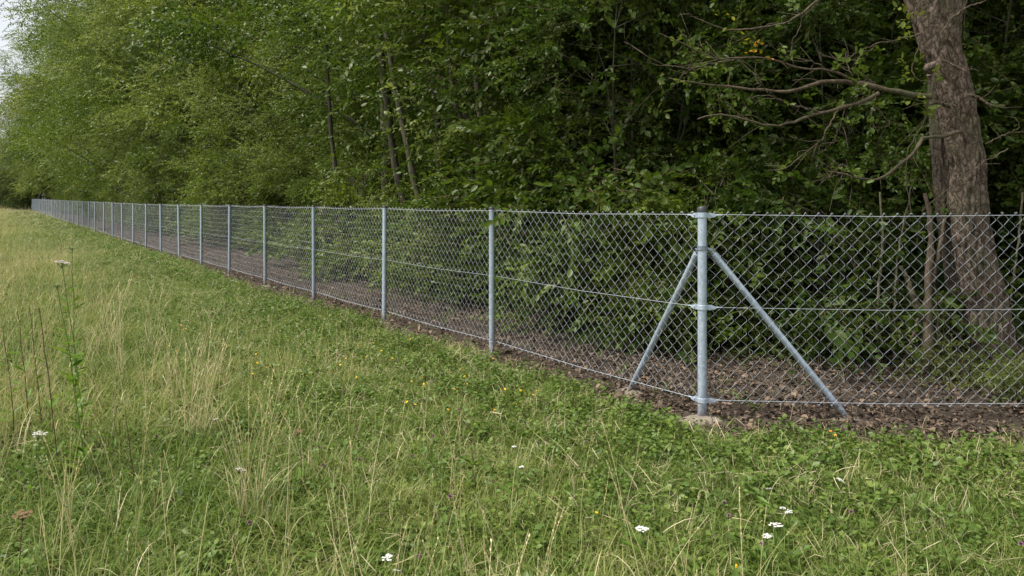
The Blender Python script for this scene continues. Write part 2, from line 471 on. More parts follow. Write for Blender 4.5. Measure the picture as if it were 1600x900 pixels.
def clamp_mesh(r, dirs):
    """band round the post with a drawn-out ear and bolt for each run of wire"""
    mb = MB()
    tube(mb, [[0, 0, -.017], [0, 0, -.015], [0, 0, .015], [0, 0, .017]], [r + .001, r + .005, r + .005, r + .001], 20)
    for d in dirs:
        d = np.array([d[0], d[1], 0.0]); n = np.array([-d[1], d[0], 0])
        for sgn in (-1, 1):
            o = n * sgn * .007
            pr = [(r * .7, .017), (r + .028, .017), (r + .052, .010), (r + .066, .004), (r + .066, -.006), (r + .048, -.015), (r + .02, -.019), (r * .7, -.017)]
            A = [d * a + o + np.array([0, 0, z]) for a, z in pr]; B = [p + n * sgn * .004 for p in A]
            m = len(pr)
            tr = [[0, k, k + 1] for k in range(1, m - 1)]
            mb.add(A + B, tr + [[m, m + k + 1, m + k] for k in range(1, m - 1)], [[k, (k + 1) % m, m + (k + 1) % m, m + k] for k in range(m)])
        tube(mb, [d * (r + .03) - n * .02, d * (r + .03) - n * .012, d * (r + .03) + n * .012, d * (r + .03) + n * .024], [.008, .008, .005, .005], 6)
        tube(mb, [d * (r + .05), d * (r + .075), d * (r + .11)], [.004, .006, .0028], 6)
    return mb.mesh('clamp', [GALV_CLEAN], smooth=False)

def band_mesh(r):
    mb = MB()
    tube(mb, [[0, 0, -.005], [0, 0, 0], [0, 0, .005]], [r + .001, r + .003, r + .001], 16)
    return mb.mesh('wire_tie', [WIRE])
BAND = band_mesh(.0265)

for k, p in enumerate(posts + right_posts):
    corner = k == 0
    tilt = (0, 0, 0) if corner else tuple(rng.normal(0, .007, 2)) + (rng.uniform(0, 6),)
    po = link('post', PM0 if corner else PM, fence, p - F0, tilt)
    link('cap', CM0 if corner else CM, po)
    if k < 26 or k >= len(posts):
        link('concrete_footing', FOOT[0 if corner else k % 2], po, (-.01, -.03, 0 if corner else -.01), (0, 0, k * 1.7), (1, 1, 1) if corner else (.8, .8, .8))
    if corner:
        cm = clamp_mesh(.032, [dL, dR])
        for z in (Z_TOP - .006, Z_MID, Z_BOT):
            link('clamp', cm, po, (0, 0, z))
    elif k < 12 or k >= len(posts):
        for z in (Z_TOP, Z_MID, Z_BOT):
            link('wire_tie', BAND, po, (0, 0, z))

# diamond mesh, one bay long: interlinked zigzag wires
def bay_mesh():
    mb = MB(); nw = 56; hp = BAY / nw; zb, zt = .122, 1.474; rows = 30; rr = .0013
    z = np.linspace(zb, zt, rows + 1)
    for w in range(nw):
        odd = (np.arange(rows + 1) + w) % 2
        x = w * hp + hp * odd + np.where(odd, .0012, -.0012) + rng.normal(0, .0022, rows + 1) + .004 * np.sin(np.arange(rows + 1) * .4 + w * .25)
        y = np.where(odd, 1, -1) * .0000
        P = np.stack([x, y + 0 * x, z - .014 * math.sin(w / nw * math.pi) + rng.normal(0, .0012, rows + 1)], -1)
        # flat spiral: strokes rising to the right lie in front, the others behind
        off = np.where(odd, .003, -.003)
        Q = []
        for k in range(rows):
            a, b = P[k].copy(), P[k + 1].copy()
            f = -.003 if (b[0] > a[0]) else .003
            for q in (.12, .88):
                c = a + (b - a) * q; c[1] += f; Q.append(c)
        Q = [P[0]] + Q + [P[-1]]
        tube(mb, Q, rr, 3, caps=False)
        # knuckle at the top and bottom
        tube(mb, [P[-1] + [-.006, 0, -.004], P[-1] + [0, -.004, .004], P[-1] + [.006, 0, -.004]], rr, 4)
        tube(mb, [P[0] + [-.006, 0, .004], P[0] + [0, -.004, -.004], P[0] + [.006, 0, .004]], rr, 4)
    return mb.mesh('wire_mesh', [WIRE])
BM_ = bay_mesh()
def bay(a, b, off0, off1, nrm):
    a = a + np.array([*(nrm * off0), 0]); b = b + np.array([*(nrm * off1), 0])
    d = b - a; L = np.linalg.norm(d[:2])
    o = link('wire_mesh', BM_, fence, a - F0, (0, -math.atan2(d[2], L), math.atan2(d[1], d[0])), (L / BAY, 1, 1))
for k in range(len(posts) - 1):
    bay(posts[k], posts[k + 1], .0 if k == 0 else .032, .032, nL)
bay(posts[0], right_posts[0], 0, .032, nR)
bay(right_posts[0], right_posts[1], .032, .032, nR)
for z in (Z_TOP, Z_MID, Z_BOT):
    for seq, nrm in ((posts, nL), ([posts[0]] + right_posts, nR)):
        mb = MB(); pts = []
        for k, p in enumerate(seq):
            q = np.array(p) - F0 + np.array([*(nrm * (0.0 if k == 0 else .036)), z])
            pts.append(q)
            if k < len(seq) - 1:
                nx_ = np.array(seq[k + 1]) - F0 + np.array([*(nrm * .036), z])
                m = (q + nx_) / 2; m[2] -= .015; pts.append(m)
        tube(mb, pts, .0024 if z != Z_MID else .0020, 5)
        link('tension_wire', mb.mesh('tension_wire', [WIRE]), fence)

def brace(top, base, seed):
    top, base = np.array(top, float), np.array(base, float)
    mb = MB(); d = norm(base - top)
    tube(mb, [top + d * .045, top + d * .05, base], .0235, 18)
    br = link('brace', mb.mesh('brace', [GALV]), fence, -F0)
    m2 = MB()
    tube(m2, [top + d * .038, top + d * .044, top + d * .085, top + d * .09], [.010, .0265, .0265, .0245], 16)
    c = np.array([P0[0], P0[1], top[2] + .012])
    o = norm(np.array([top[0] - P0[0], top[1] - P0[1], 0]))
    n = np.array([-o[1], o[0], 0])
    for sg in (-1, 1):
        a = c + o * .028 + n * sg * .010; b = top + d * .045 + n * sg * .010
        tube(m2, [a, (a + b) / 2 + [0, 0, .004], b], [.010, .011, .010], 6)
    tube(m2, [top - n * .028, top - n * .020, top + n * .020, top + n * .030], [.010, .010, .006, .006], 6)
    tube(m2, [c - [0, 0, .018], c - [0, 0, .016], c + [0, 0, .016], c + [0, 0, .018]], [.033, .037, .037, .033], 20)
    link('bracket', m2.mesh('bracket', [GALV_CLEAN], smooth=False), br)
    link('concrete_footing', FOOT[seed], br, base + np.array([0, 0, -.02]), (0, 0, seed * 2.0), (.8, .8, .8))
tz = 1.205
tl = P0 + dL * .055 + nL * .03; tr = P0 + dR * .06 + nR * .03
brace([*tl, tz], [.962, 6.235, .025], 1)
brace([*tr, tz], [2.376, 5.445, .012], 0)

# ------------------------------------------------------------------ foliage
def leaf_shape(hex_):
    if hex_:
        V = np.array([[0, 0, 0], [.30, .25, .045], [.68, .23, .03], [1, 0, -.08], [.68, -.23, .03], [.30, -.25, .045]])
        T = np.array([[0, 5, 4], [0, 4, 3], [0, 3, 2], [0, 2, 1]])
    else:
        V = np.array([[0, 0, 0], [.45, .28, .05], [1, 0, -.06], [.45, -.28, .05]])
        T = np.array([[0, 3, 2], [0, 2, 1]])
    return V, T

def basis(d, roll):
    """rotation matrices with x along d, z as near up as can be, rolled"""
    d = norm(d)
    up = np.array([0, 0, 1.0])
    y = np.cross(np.broadcast_to(up, d.shape), d)
    y = norm(y + 1e-6)
    z = np.cross(d, y)
    c, s = np.cos(roll)[..., None], np.sin(roll)[..., None]
    y2 = y * c + z * s; z2 = z * c - y * s
    return np.stack([d, y2, z2], -1)

def spray(n, length, leaf, hex_, r, spread=1.0):
    """a twig with alternate leaves, in its own space along +x"""
    LV, LT = leaf_shape(hex_)
    t = np.linspace(.08, 1.0, n)
    pos = np.stack([t * length, .05 * length * np.sin(t * 4 + r.uniform(0, 6)), -.22 * length * t ** 2 + 0 * t], -1)
    sgn = np.where(np.arange(n) % 2, 1, -1)
    ang = sgn * (R(52) * spread) * (1 - .55 * t) + r.normal(0, .28, n)
    d = np.stack([np.cos(ang), np.sin(ang), r.normal(-.22, .42, n)], -1)
    M = basis(d, r.normal(0, .75, n))
    sz = leaf * r.uniform(.65, 1.2, n) * (1 - .25 * np.abs(t - .55))
    V = np.einsum('nij,kj->nki', M, LV) * sz[:, None, None] + pos[:, None]
    T = (LT[None] + (np.arange(n) * len(LV))[:, None, None]).reshape(-1, 3)
    return V.reshape(-1, 3), T, pos

def scatter_sprays(mb, templates, anchors, dirs, r, smin=.75, smax=1.2, mat=0, twig_mat=None):
    which = r.integers(0, len(templates), len(anchors))
    for k, (V, T, pos) in enumerate(templates):
        a = anchors[which == k]; d = dirs[which == k]
        if not len(a): continue
        M = basis(d, r.normal(0, .7, len(a)))
        s = r.uniform(smin, smax, len(a))
        W = np.einsum('nij,kj->nki', M, V) * s[:, None, None] + a[:, None]
        TT = (T[None] + (np.arange(len(a)) * len(V))[:, None, None]).reshape(-1, 3)
        mb.add(W.reshape(-1, 3), TT, None, mat)
        if twig_mat is not None:
            q = np.array([[0, .004, 0], [0, -.004, 0], pos[-1] * .95, pos[len(pos) // 2] + [0, .003, .002], pos[len(pos) // 2] - [0, .003, -.002]])
            W = np.einsum('nij,kj->nki', M, q) * s[:, None, None] + a[:, None]
            tt = np.array([[0, 1, 4], [0, 4, 3], [3, 4, 2]])
            TT = (tt[None] + (np.arange(len(a)) * 5)[:, None, None]).reshape(-1, 3)
            mb.add(W.reshape(-1, 3), TT, None, twig_mat)

def crown_points(n, profile, zlo, zhi, r, lump=.9, thr=.40, shell=2.2, lobe=.5):
    out = []
    tot = 0
    off = r.uniform(0, 50, 3)
    while tot < n:
        m = n * 3
        z = r.uniform(zlo, zhi, m); th = r.uniform(0, 2 * np.pi, m)
        rad = profile(z)
        keep = r.uniform(0, 1, m) < rad / rad.max()
        lob = .48 + .78 * fade(np.clip(vnoise(np.stack([np.cos(th) * 1.9 + off[0], np.sin(th) * 1.9 + off[1], z * lobe + off[2]], -1)) * 1.5 - .25, 0, 1))
        q = rad * lob * r.uniform(0, 1, m) ** (1 / shell)
        p = np.stack([np.cos(th) * q, np.sin(th) * q, z], -1)
        keep &= fbm(p / lump + off, 2) > thr
        p = p[keep]; out.append(p); tot += len(p)
    p = np.concatenate(out)[:n]
    d = p.copy(); d[:, 2] = 0
    d = norm(d) + r.normal(0, .45, (len(p), 3)); d[:, 2] = r.normal(.05, .35, len(p))
    return p, norm(d)

def bough_points(nb, per, profile, zlo, zhi, r, brad, lump, thr, shell=3.2):
    """foliage in layered boughs with hollows between them"""
    c, d = crown_points(nb, profile, zlo, zhi, r, lump, thr, shell)
    out = c.copy(); out[:, 2] = 0; out = norm(out + r.normal(0, .25, out.shape) * [1, 1, 0])
    lat = np.stack([-out[:, 1], out[:, 0], 0 * out[:, 0]], -1)
    size = brad * r.uniform(.55, 1.4, nb)
    k = np.repeat(np.arange(nb), per); n = len(k)
    u = r.uniform(-1.0, .9, n); v = r.normal(0, .5, n); w = r.normal(0, .27, n) - .30 * np.clip(u, -.3, 1) ** 2 - .12 * v ** 2
    sz = size[k][:, None]
    p = c[k] + out[k] * (u[:, None] * sz) + lat[k] * (v[:, None] * sz) + np.array([0, 0, 1.0]) * (w[:, None] * sz)
    dr = out[k] * .8 + lat[k] * (v[:, None] * 1.0) + r.normal(0, .45, (n, 3)); dr[:, 2] = -.25 * np.clip(u, 0, 1) + r.normal(.05, .55, n)
    keep = p[:, 2] > zlo * .5
    return p[keep], norm(dr[keep]), c

def branchy(mb, trunk, tips, r, r0=.03, mat=0, sides=5):
    """limbs from the trunk towards chosen points of the crown"""
    zs = trunk[:, 2]
    for p in tips:
        h = np.hypot(p[0], p[1])
        z0 = np.clip(p[2] - h * r.uniform(.35, .9), zs[0] + .2 * (zs[-1] - zs[0]) * 0.3, zs[-1])
        k = int(np.argmin(np.abs(zs - z0))); a = trunk[k]
        mid = a + (p - a) * .5 + r.normal(0, .06, 3) * np.linalg.norm(p - a) + [0, 0, .08 * h]
        tube(mb, smooth_path([a, mid, p], 7), np.linspace(r0, r0 * .2, 7) * r.uniform(.6, 1.1), sides, mat, caps=False)

def trunk_path(h, lean, r, n=14, wob=.05):
    z = np.linspace(-.15, h, n)
    ph = r.uniform(0, 6, 2)
    return np.stack([lean[0] * z + wob * np.sin(z * .9 + ph[0]) * np.clip(z, 0, 2), lean[1] * z + wob * np.sin(z * .8 + ph[1]) * np.clip(z, 0, 2), z], -1)

def make_shrub(seed, h, rad, nsp, leaf, skirt=.25, per=34):
    r = np.random.default_rng(seed)
    T = [spray(15, .50, leaf, True, r) for _ in range(6)]
    prof = lambda z: rad * np.clip(np.sin(np.clip((z / h) * .86 + .14, 0, 1) * np.pi) ** .55, .05, 1)
    p, d, c = bough_points(nsp // per, per, prof, skirt, h, r, .45, .9, .45)
    fm = MB(); scatter_sprays(fm, T, p, d, r, twig_mat=1)
    wm = MB()
    for k in range(5):
        tp = trunk_path(h * r.uniform(.6, .9), r.normal(0, .14, 2), r, 10)
        tp[:, :2] += r.normal(0, .12, 2)
        tube(wm, tp, np.linspace(.028, .006, 10) * r.uniform(.6, 1.2), 6, 0, caps=False)
        branchy(wm, tp, c[r.integers(0, len(c), 14)], r, .010)
    return wm.mesh('shrub_stems', [BARK_DARK]), fm.mesh('shrub_foliage', [LEAF_MID, STEM_BROWN])

def make_tree(seed, h, rad, zlo, nsp, leaf, tr=.15):
    r = np.random.default_rng(seed)
    T = [spray(15, .75, leaf, False, r) for _ in range(6)]
    def prof(z):
        f = np.clip((z - zlo) / (h - zlo), 0, 1)
        return rad * np.clip(np.sin((f * .87 + .13) * np.pi) ** .6, .05, 1)
    p, d, c = bough_points(nsp // 66, 66, prof, zlo, h, r, 1.22, 2.0, .46)
    fm = MB(); scatter_sprays(fm, T, p, d, r, .75, 1.25)
    wm = MB(); tp = trunk_path(h * .85, r.normal(0, .03, 2), r, 16, .06)
    tube(wm, tp, tr * (1 - .85 * np.linspace(0, 1, 16) ** .9) + .01, 9)
    branchy(wm, tp, c[r.integers(0, len(c), 46)], r, .045)
    return wm.mesh('tree_trunk', [BARK_DARK]), fm.mesh('tree_crown', [LEAF_MID])

SHRUBS = [make_shrub(11 + k, h, rad, 1500, lf) for k, (h, rad, lf) in enumerate([(4.8, 1.6, .072), (4.2, 1.7, .078), (5.4, 1.5, .068), (3.4, 1.5, .082), (5.0, 1.8, .080)])]
TREES = [make_tree(31 + k, h, rad, zl, 4200, lf) for k, (h, rad, zl, lf) in enumerate([(15, 4.2, 1.6, .098), (17, 4.6, 2.4, .112), (13, 3.8, 1.2, .085), (16, 4.5, 3.0, .095), (19, 4.9, 2.0, .118)])]
NEAR = [make_shrub(51 + k, h, rad, 360, lf, .1, 20) for k, (h, rad, lf) in enumerate([(2.3, 1.0, .085), (1.9, 1.1, .095), (2.7, .9, .08)])]
LOW = [make_shrub(61 + k, h, rad, 260, .06, .05, 20) for k, (h, rad) in enumerate([(.9, .55), (.7, .6)])]

ORD = ['first', 'second', 'third', 'fourth', 'fifth', 'sixth', 'seventh', 'eighth', 'ninth', 'tenth', 'eleventh', 'twelfth', 'thirteenth', 'fourteenth', 'fifteenth']
post_t = [float(np.dot(p[:2] - P0, dL)) for p in posts]
used_labels = {}
def where(x, y):
    s, t = side(np.array([x]), np.array([y]))
    t = float(t[0])
    # the bay it shows behind, as seen from where the photograph was taken
    u = 800 + FPX * x / y
    if u > 1097: return None, u
    for k in range(len(post_px) - 1):
        if post_px[k + 1] <= u < post_px[k]:
            return k, u
    return 99, u

def plant(name, pair, stem_name, leaf_name, x, y, scale, rot, mat, label, cat, group, sz=None, bark_mat=None, z=None):
    zz = gz(x, y) if z is None else z
    o = thing(name, label, cat, (x, y, zz), rot, group, scale)
    if sz: o.scale = (scale, scale, scale * sz)
    a = link(stem_name, pair[0], o); b = link(leaf_name, pair[1], o)
    b.material_slots[0].link = 'OBJECT'; b.material_slots[0].material = mat
    if bark_mat is not None:
        a.material_slots[0].link = 'OBJECT'; a.material_slots[0].material = bark_mat
    return o

def LRpos(t, s):
    return P0 + dL * t + nL * s

# --- shrubs along the edge of the wood
look = {LEAF_DARK: 'dark green', LEAF_MID: 'green', LEAF_LIGHT: 'light green', LEAF_LIME: 'yellowish green', LEAF_YELLOW: 'yellowing', LEAF_HAZE: 'haze-tinted green'}
count = {}
def unique(base, k, u, x, y, what):
    """words for where a plant stands, and the group it belongs to"""
    if k is None:
        place = 'behind the fence panel right of the corner post'
        key = ('r', what)
    elif k <= 14:
        place = 'behind the %s fence bay from the corner post' % ORD[k]
        key = (k, what)
    else:
        place = 'behind the distant end of the fence'
        key = ('far', what)
    return place, key

plants = []
def add_shrub(x, y, sc, mat, row):
    plants.append(('shrub', x, y, sc, mat, row))
def add_tree(x, y, sc, mat, row):
    plants.append(('tree', x, y, sc, mat, row))

t = .2
while t < 104:
    far = t / 100
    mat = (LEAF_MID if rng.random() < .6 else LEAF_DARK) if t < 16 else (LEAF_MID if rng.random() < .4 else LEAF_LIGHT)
    s = 3.2 + rng.uniform(-.5, 1.3)
    u = 800 + FPX * LRpos(t, s)[0] / LRpos(t, s)[1]
    if 600 < u < 770: s += 1.6
    add_shrub(*LRpos(t, s), rng.uniform(.34, .74) if t < 18 else rng.uniform(.55, 1.0), mat, 0)
    t += rng.uniform(1.2, 1.9) * (1 + .8 * far)
for t, s, sc_ in ((1.9, 2.3, .9), (2.9, 2.4, 1.05), (4.0, 2.3, .9), (5.6, 2.7, 1.0), (.9, 2.9, 1.0)):
    plants.append(('near', *LRpos(t, s), sc_, LEAF_MID if t in (2.9, 4.0) else LEAF_DARK, 0))
for u, Y, sc_ in ((600, 14.2, .75), (668, 13.6, .8), (712, 12.6, .8), (770, 11.6, .85), (560, 15.9, .9), (500, 19.0, 1.0)):
    plants.append(('near', (u - 800) / FPX * Y, Y, sc_, LEAF_MID, 0))
t = 0
while t < 104:
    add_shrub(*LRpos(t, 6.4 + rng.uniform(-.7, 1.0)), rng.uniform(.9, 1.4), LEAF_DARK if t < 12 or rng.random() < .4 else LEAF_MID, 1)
    t += rng.uniform(1.8, 2.9) * (1 + t / 100)
t = 3
while t < 106:
    q_ = rng.random()
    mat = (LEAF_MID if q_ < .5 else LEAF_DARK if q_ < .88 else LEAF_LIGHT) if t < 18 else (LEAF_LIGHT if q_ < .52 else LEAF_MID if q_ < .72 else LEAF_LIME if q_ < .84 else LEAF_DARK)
    if 28 < t < 34: mat = LEAF_LIME
    add_tree(*LRpos(t, (5.2 if t > 14 else 6.0) + rng.uniform(-1.7, 2.4)), (rng.uniform(.75, 1.15) if t < 32 else rng.uniform(1.1, 1.42)), mat, 0)
    t += rng.uniform(3.6, 5.6)
t = -2
while t < 104:
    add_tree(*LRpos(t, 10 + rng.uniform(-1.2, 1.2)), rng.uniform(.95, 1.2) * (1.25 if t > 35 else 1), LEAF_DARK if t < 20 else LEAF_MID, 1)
    t += rng.uniform(4.2, 6)
t = -6
while t < 104:
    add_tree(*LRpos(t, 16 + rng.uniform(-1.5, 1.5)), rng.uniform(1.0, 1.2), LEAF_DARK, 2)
    t += rng.uniform(5, 7)
# right of the corner
x = 1.6
while x < 13:
    add_shrub(x, 9.4 + rng.uniform(-.3, .5), rng.uniform(.8, 1.02), LEAF_DARK, 0)
    x += rng.uniform(1.1, 1.5)
for yy, x0 in ((10.4, 1.0), (12.6, 0.5)):
    x = x0
    while x < 16:
        add_shrub(x, yy + rng.uniform(-.4, .5), rng.uniform(1.1, 1.4), LEAF_DARK, 1)
        x += rng.uniform(1.5, 2.1)
for yy, x0, x1 in ((14.0, 0.5, 16), (17.5, 1, 20), (20, 2, 26), (26, 4, 30)):
    x = x0
    while x < x1:
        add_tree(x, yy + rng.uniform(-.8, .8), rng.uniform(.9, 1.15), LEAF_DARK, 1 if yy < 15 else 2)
        x += rng.uniform(3.2, 4.6)
# beyond the far end of the fence
for x, y, sc_, m_ in ((-54, 92, 1.35, LEAF_LIGHT), (-58.5, 95, 1.4, LEAF_LIGHT), (-60, 101, 1.35, LEAF_MID), (-63, 104, 1.1, LEAF_MID), (-65, 100, .80, LEAF_LIGHT), (-70, 105, .72, LEAF_MID), (-69, 110, .8, LEAF_MID), (-66, 110, .8, LEAF_HAZE), (-76, 112, .72, LEAF_HAZE), (-84, 118, .7, LEAF_HAZE),
                     (-93, 126, .7, LEAF_HAZE), (-104, 134, .7, LEAF_HAZE), (-74, 126, .75, LEAF_HAZE), (-88, 136, .75, LEAF_HAZE)):
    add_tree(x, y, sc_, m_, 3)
for x, y in ((-60.5, 94.5), (-64, 97), (-67, 99), (-70.5, 101), (-74.5, 104), (-79, 107), (-84, 110), (-89, 113), (-95, 117)):
    add_shrub(x, y, rng.uniform(.9, 1.2), LEAF_DARK, 3)
for k in range(12):
    add_shrub(-59 - 3.0 * k, 103 + 1.6 * k, rng.uniform(1.1, 1.4), LEAF_DARK, 3)

def clear(kind, x, y, sc):
    rad = (1.9 if kind == 'shrub' else 4.6) * sc
    if kind == 'near': return True
    return not (3.3 < x + rad * .6 and x - rad * .6 < 5.6 and y - rad < 7.4)
plants = [q for q in plants if q[5] == 3 or clear(q[0], q[1], q[2], q[3])]
counts = {}
info = []
for kind, x, y, sc, mat, row in plants:
    k, u = where(x, y)
    place, key = unique(kind, k, u, x, y, kind)
    if row == 3: place, key = 'beyond the far end of the fence', ('end', kind)
    depth = {0: 'at the front of the wood', 1: 'in the second rank of the wood', 2: 'deep in the wood', 3: 'across the end of the meadow'}[row]
    full = (key, mat.name, depth)
    counts.setdefault(full, []).append(len(info)); info.append((kind, x, y, sc, mat, row, place, depth, full))
for n_, (kind, x, y, sc, mat, row, place, depth, full) in enumerate(info):
    mem = counts[full]; many = len(mem) > 1
    col = look[mat]
    noun = {'shrub': 'leafy shrub', 'near': 'low shrub'}.get(kind, 'broadleaf tree')
    label = '%s %s %s %s' % (col, noun, depth, place)
    if many and row in (0, 3) and len(mem) <= 15:
        byu = sorted(mem, key=lambda q: info[q][1] / info[q][2])
        label = '%s from the left of the %ss %s %s' % (ORD[byu.index(n_)], col + ' ' + noun, depth, place)
        label = label.replace('at the front of the wood ', 'fronting the wood ').replace('from the corner post', 'from the corner')
    label = ' '.join(label.split()[:16])
    grp = '%s %ss %s %s' % (col, noun, depth, place)
    sets = {'shrub': SHRUBS, 'near': NEAR}.get(kind, TREES)
    wood = kind == 'tree'
    vi = n_ % len(sets)
    plant('woodland_tree' if wood else 'leafy_shrub', sets[vi], 'trunk' if wood else 'stems', 'crown' if wood else 'foliage',
          x, y, sc, rng.uniform(0, 6.28), mat, label, 'tree' if wood else 'shrub', grp, sz=rng.uniform(.9, 1.1))

# ------------------------------------------------------------------ the leaning twin-stemmed tree
def px3(u, v, Y):
    return np.array([(u - 800) / FPX * Y, Y, EYE - (v - HORIZON) / FPX * Y])

def bark_tube(pts_px, Y0, Y1, w_px, n, sides, seed, ridge=.030, vert=1.0):
    """a trunk from points of the photograph and widths there, with furrowed bark as real relief"""
    pts = [px3(u, v, Y0 + (Y1 - Y0) * k / (len(pts_px) - 1)) for k, (u, v) in enumerate(pts_px)]
    path = smooth_path(pts, n)
    wr = np.interp(np.linspace(0, 1, n), np.linspace(0, 1, len(w_px)), w_px) / FPX * np.interp(np.linspace(0, 1, n), [0, 1], [Y0, Y1]) / 2
    mb = MB(); tube(mb, path, wr, sides, caps=False)
    V = mb.v[0]
    c = np.repeat(path, sides, 0); d = norm(V - c); rad = np.repeat(wr, sides)
    th = np.tile(np.arange(sides) / sides * 2 * np.pi, n)
    L = np.repeat(np.concatenate([[0], np.cumsum(np.linalg.norm(np.diff(path, axis=0), axis=1))]), sides)
    q = np.stack([np.cos(th) * 3.2, np.sin(th) * 3.2, L * 2.4 * vert], -1) + seed
    warp = (fbm(q * 1.2 + 31, 2) - .5) * 1.6
    a = vnoise(q * np.array([1.5, 1.5, 1.7]) + warp[:, None])
    furrow = 1 - np.abs(2 * a - 1)                       # 1 along the furrow
    plates = np.clip(1 - furrow * 1.25, 0, 1) ** .5
    big = fbm(q * .35 + 5, 2) - .5
    flare = .12 * np.exp(-L / .28) * (1 + .6 * np.cos(th * 5 + seed))
    V = c + d * (rad * (1 + flare) + ridge * (plates - .6) + .05 * big * rad * 4)[:, None]
    V = V + d * (.006 * (fbm(q * 9, 2) - .5))[:, None]
    mb.v[0] = V
    return mb

big = thing('leaning_tree', 'large leaning tree with two furrowed trunks and bare lower branches behind the right fence panel', 'tree', (4.27, 6.87, gz(4.27, 6.87)))
B0 = Vector(big.location)
def big_part(name, me):
    return link(name, me, big, -B0)
big_part('trunk', bark_tube([(1566, 606), (1556, 570), (1541, 480), (1522, 390), (1514, 320), (1510, 250), (1497, 180), (1482, 110), (1458, 30), (1436, -60), (1410, -200), (1392, -420)], 6.87, 6.6,
         [70, 62, 54, 51, 50, 52, 57, 63, 70, 66, 58, 46], 300, 120, 3.0).mesh('trunk', [BARK_BIG]))
big_part('trunk', bark_tube([(1532, 604), (1518, 540), (1496, 440), (1480, 330), (1472, 240), (1470, 170), (1472, 100), (1476, 20), (1482, -80), (1495, -300)], 7.12, 6.80,
         [40, 36, 33, 33, 34, 37, 42, 50, 50, 40], 240, 80, 9.0, .018, .6).mesh('trunk', [BARK_SECOND]))
big_part('trunk', bark_tube([(1470, 120), (1478, 50), (1484, -20), (1500, -120), (1525, -320)], 6.72, 6.9, [34, 44, 44, 40, 34], 90, 70, 14.0).mesh('trunk', [BARK_BIG]))

def limb(pts, Y, w, name='branch', mat=BARK_DEAD, n=24, sides=7, jit=1.2, root=None, dY=0.0, parent=None):
    r = np.random.default_rng(int(abs(pts[0][0] * 7 + pts[0][1] * 13)))
    P = [px3(u + (r.normal(0, jit) if 0 < k < len(pts) - 1 else 0), v + (r.normal(0, jit) if 0 < k < len(pts) - 1 else 0), Y + dY * k / (len(pts) - 1)) for k, (u, v) in enumerate(pts)]
    path = smooth_path(P, n)
    path[1:-1] += r.normal(0, .004, (n - 2, 3))
    ww = np.interp(np.linspace(0, 1, n), np.linspace(0, 1, len(w)), w) / FPX * Y / 2
    mb = MB(); tube(mb, path, ww * (1 + .12 * r.normal(0, 1, n)), sides)
    me = mb.mesh(name, [mat])
    return path, (link(name, me, big, -B0) if parent is None else link(name, me, parent, -Vector(parent.location)))

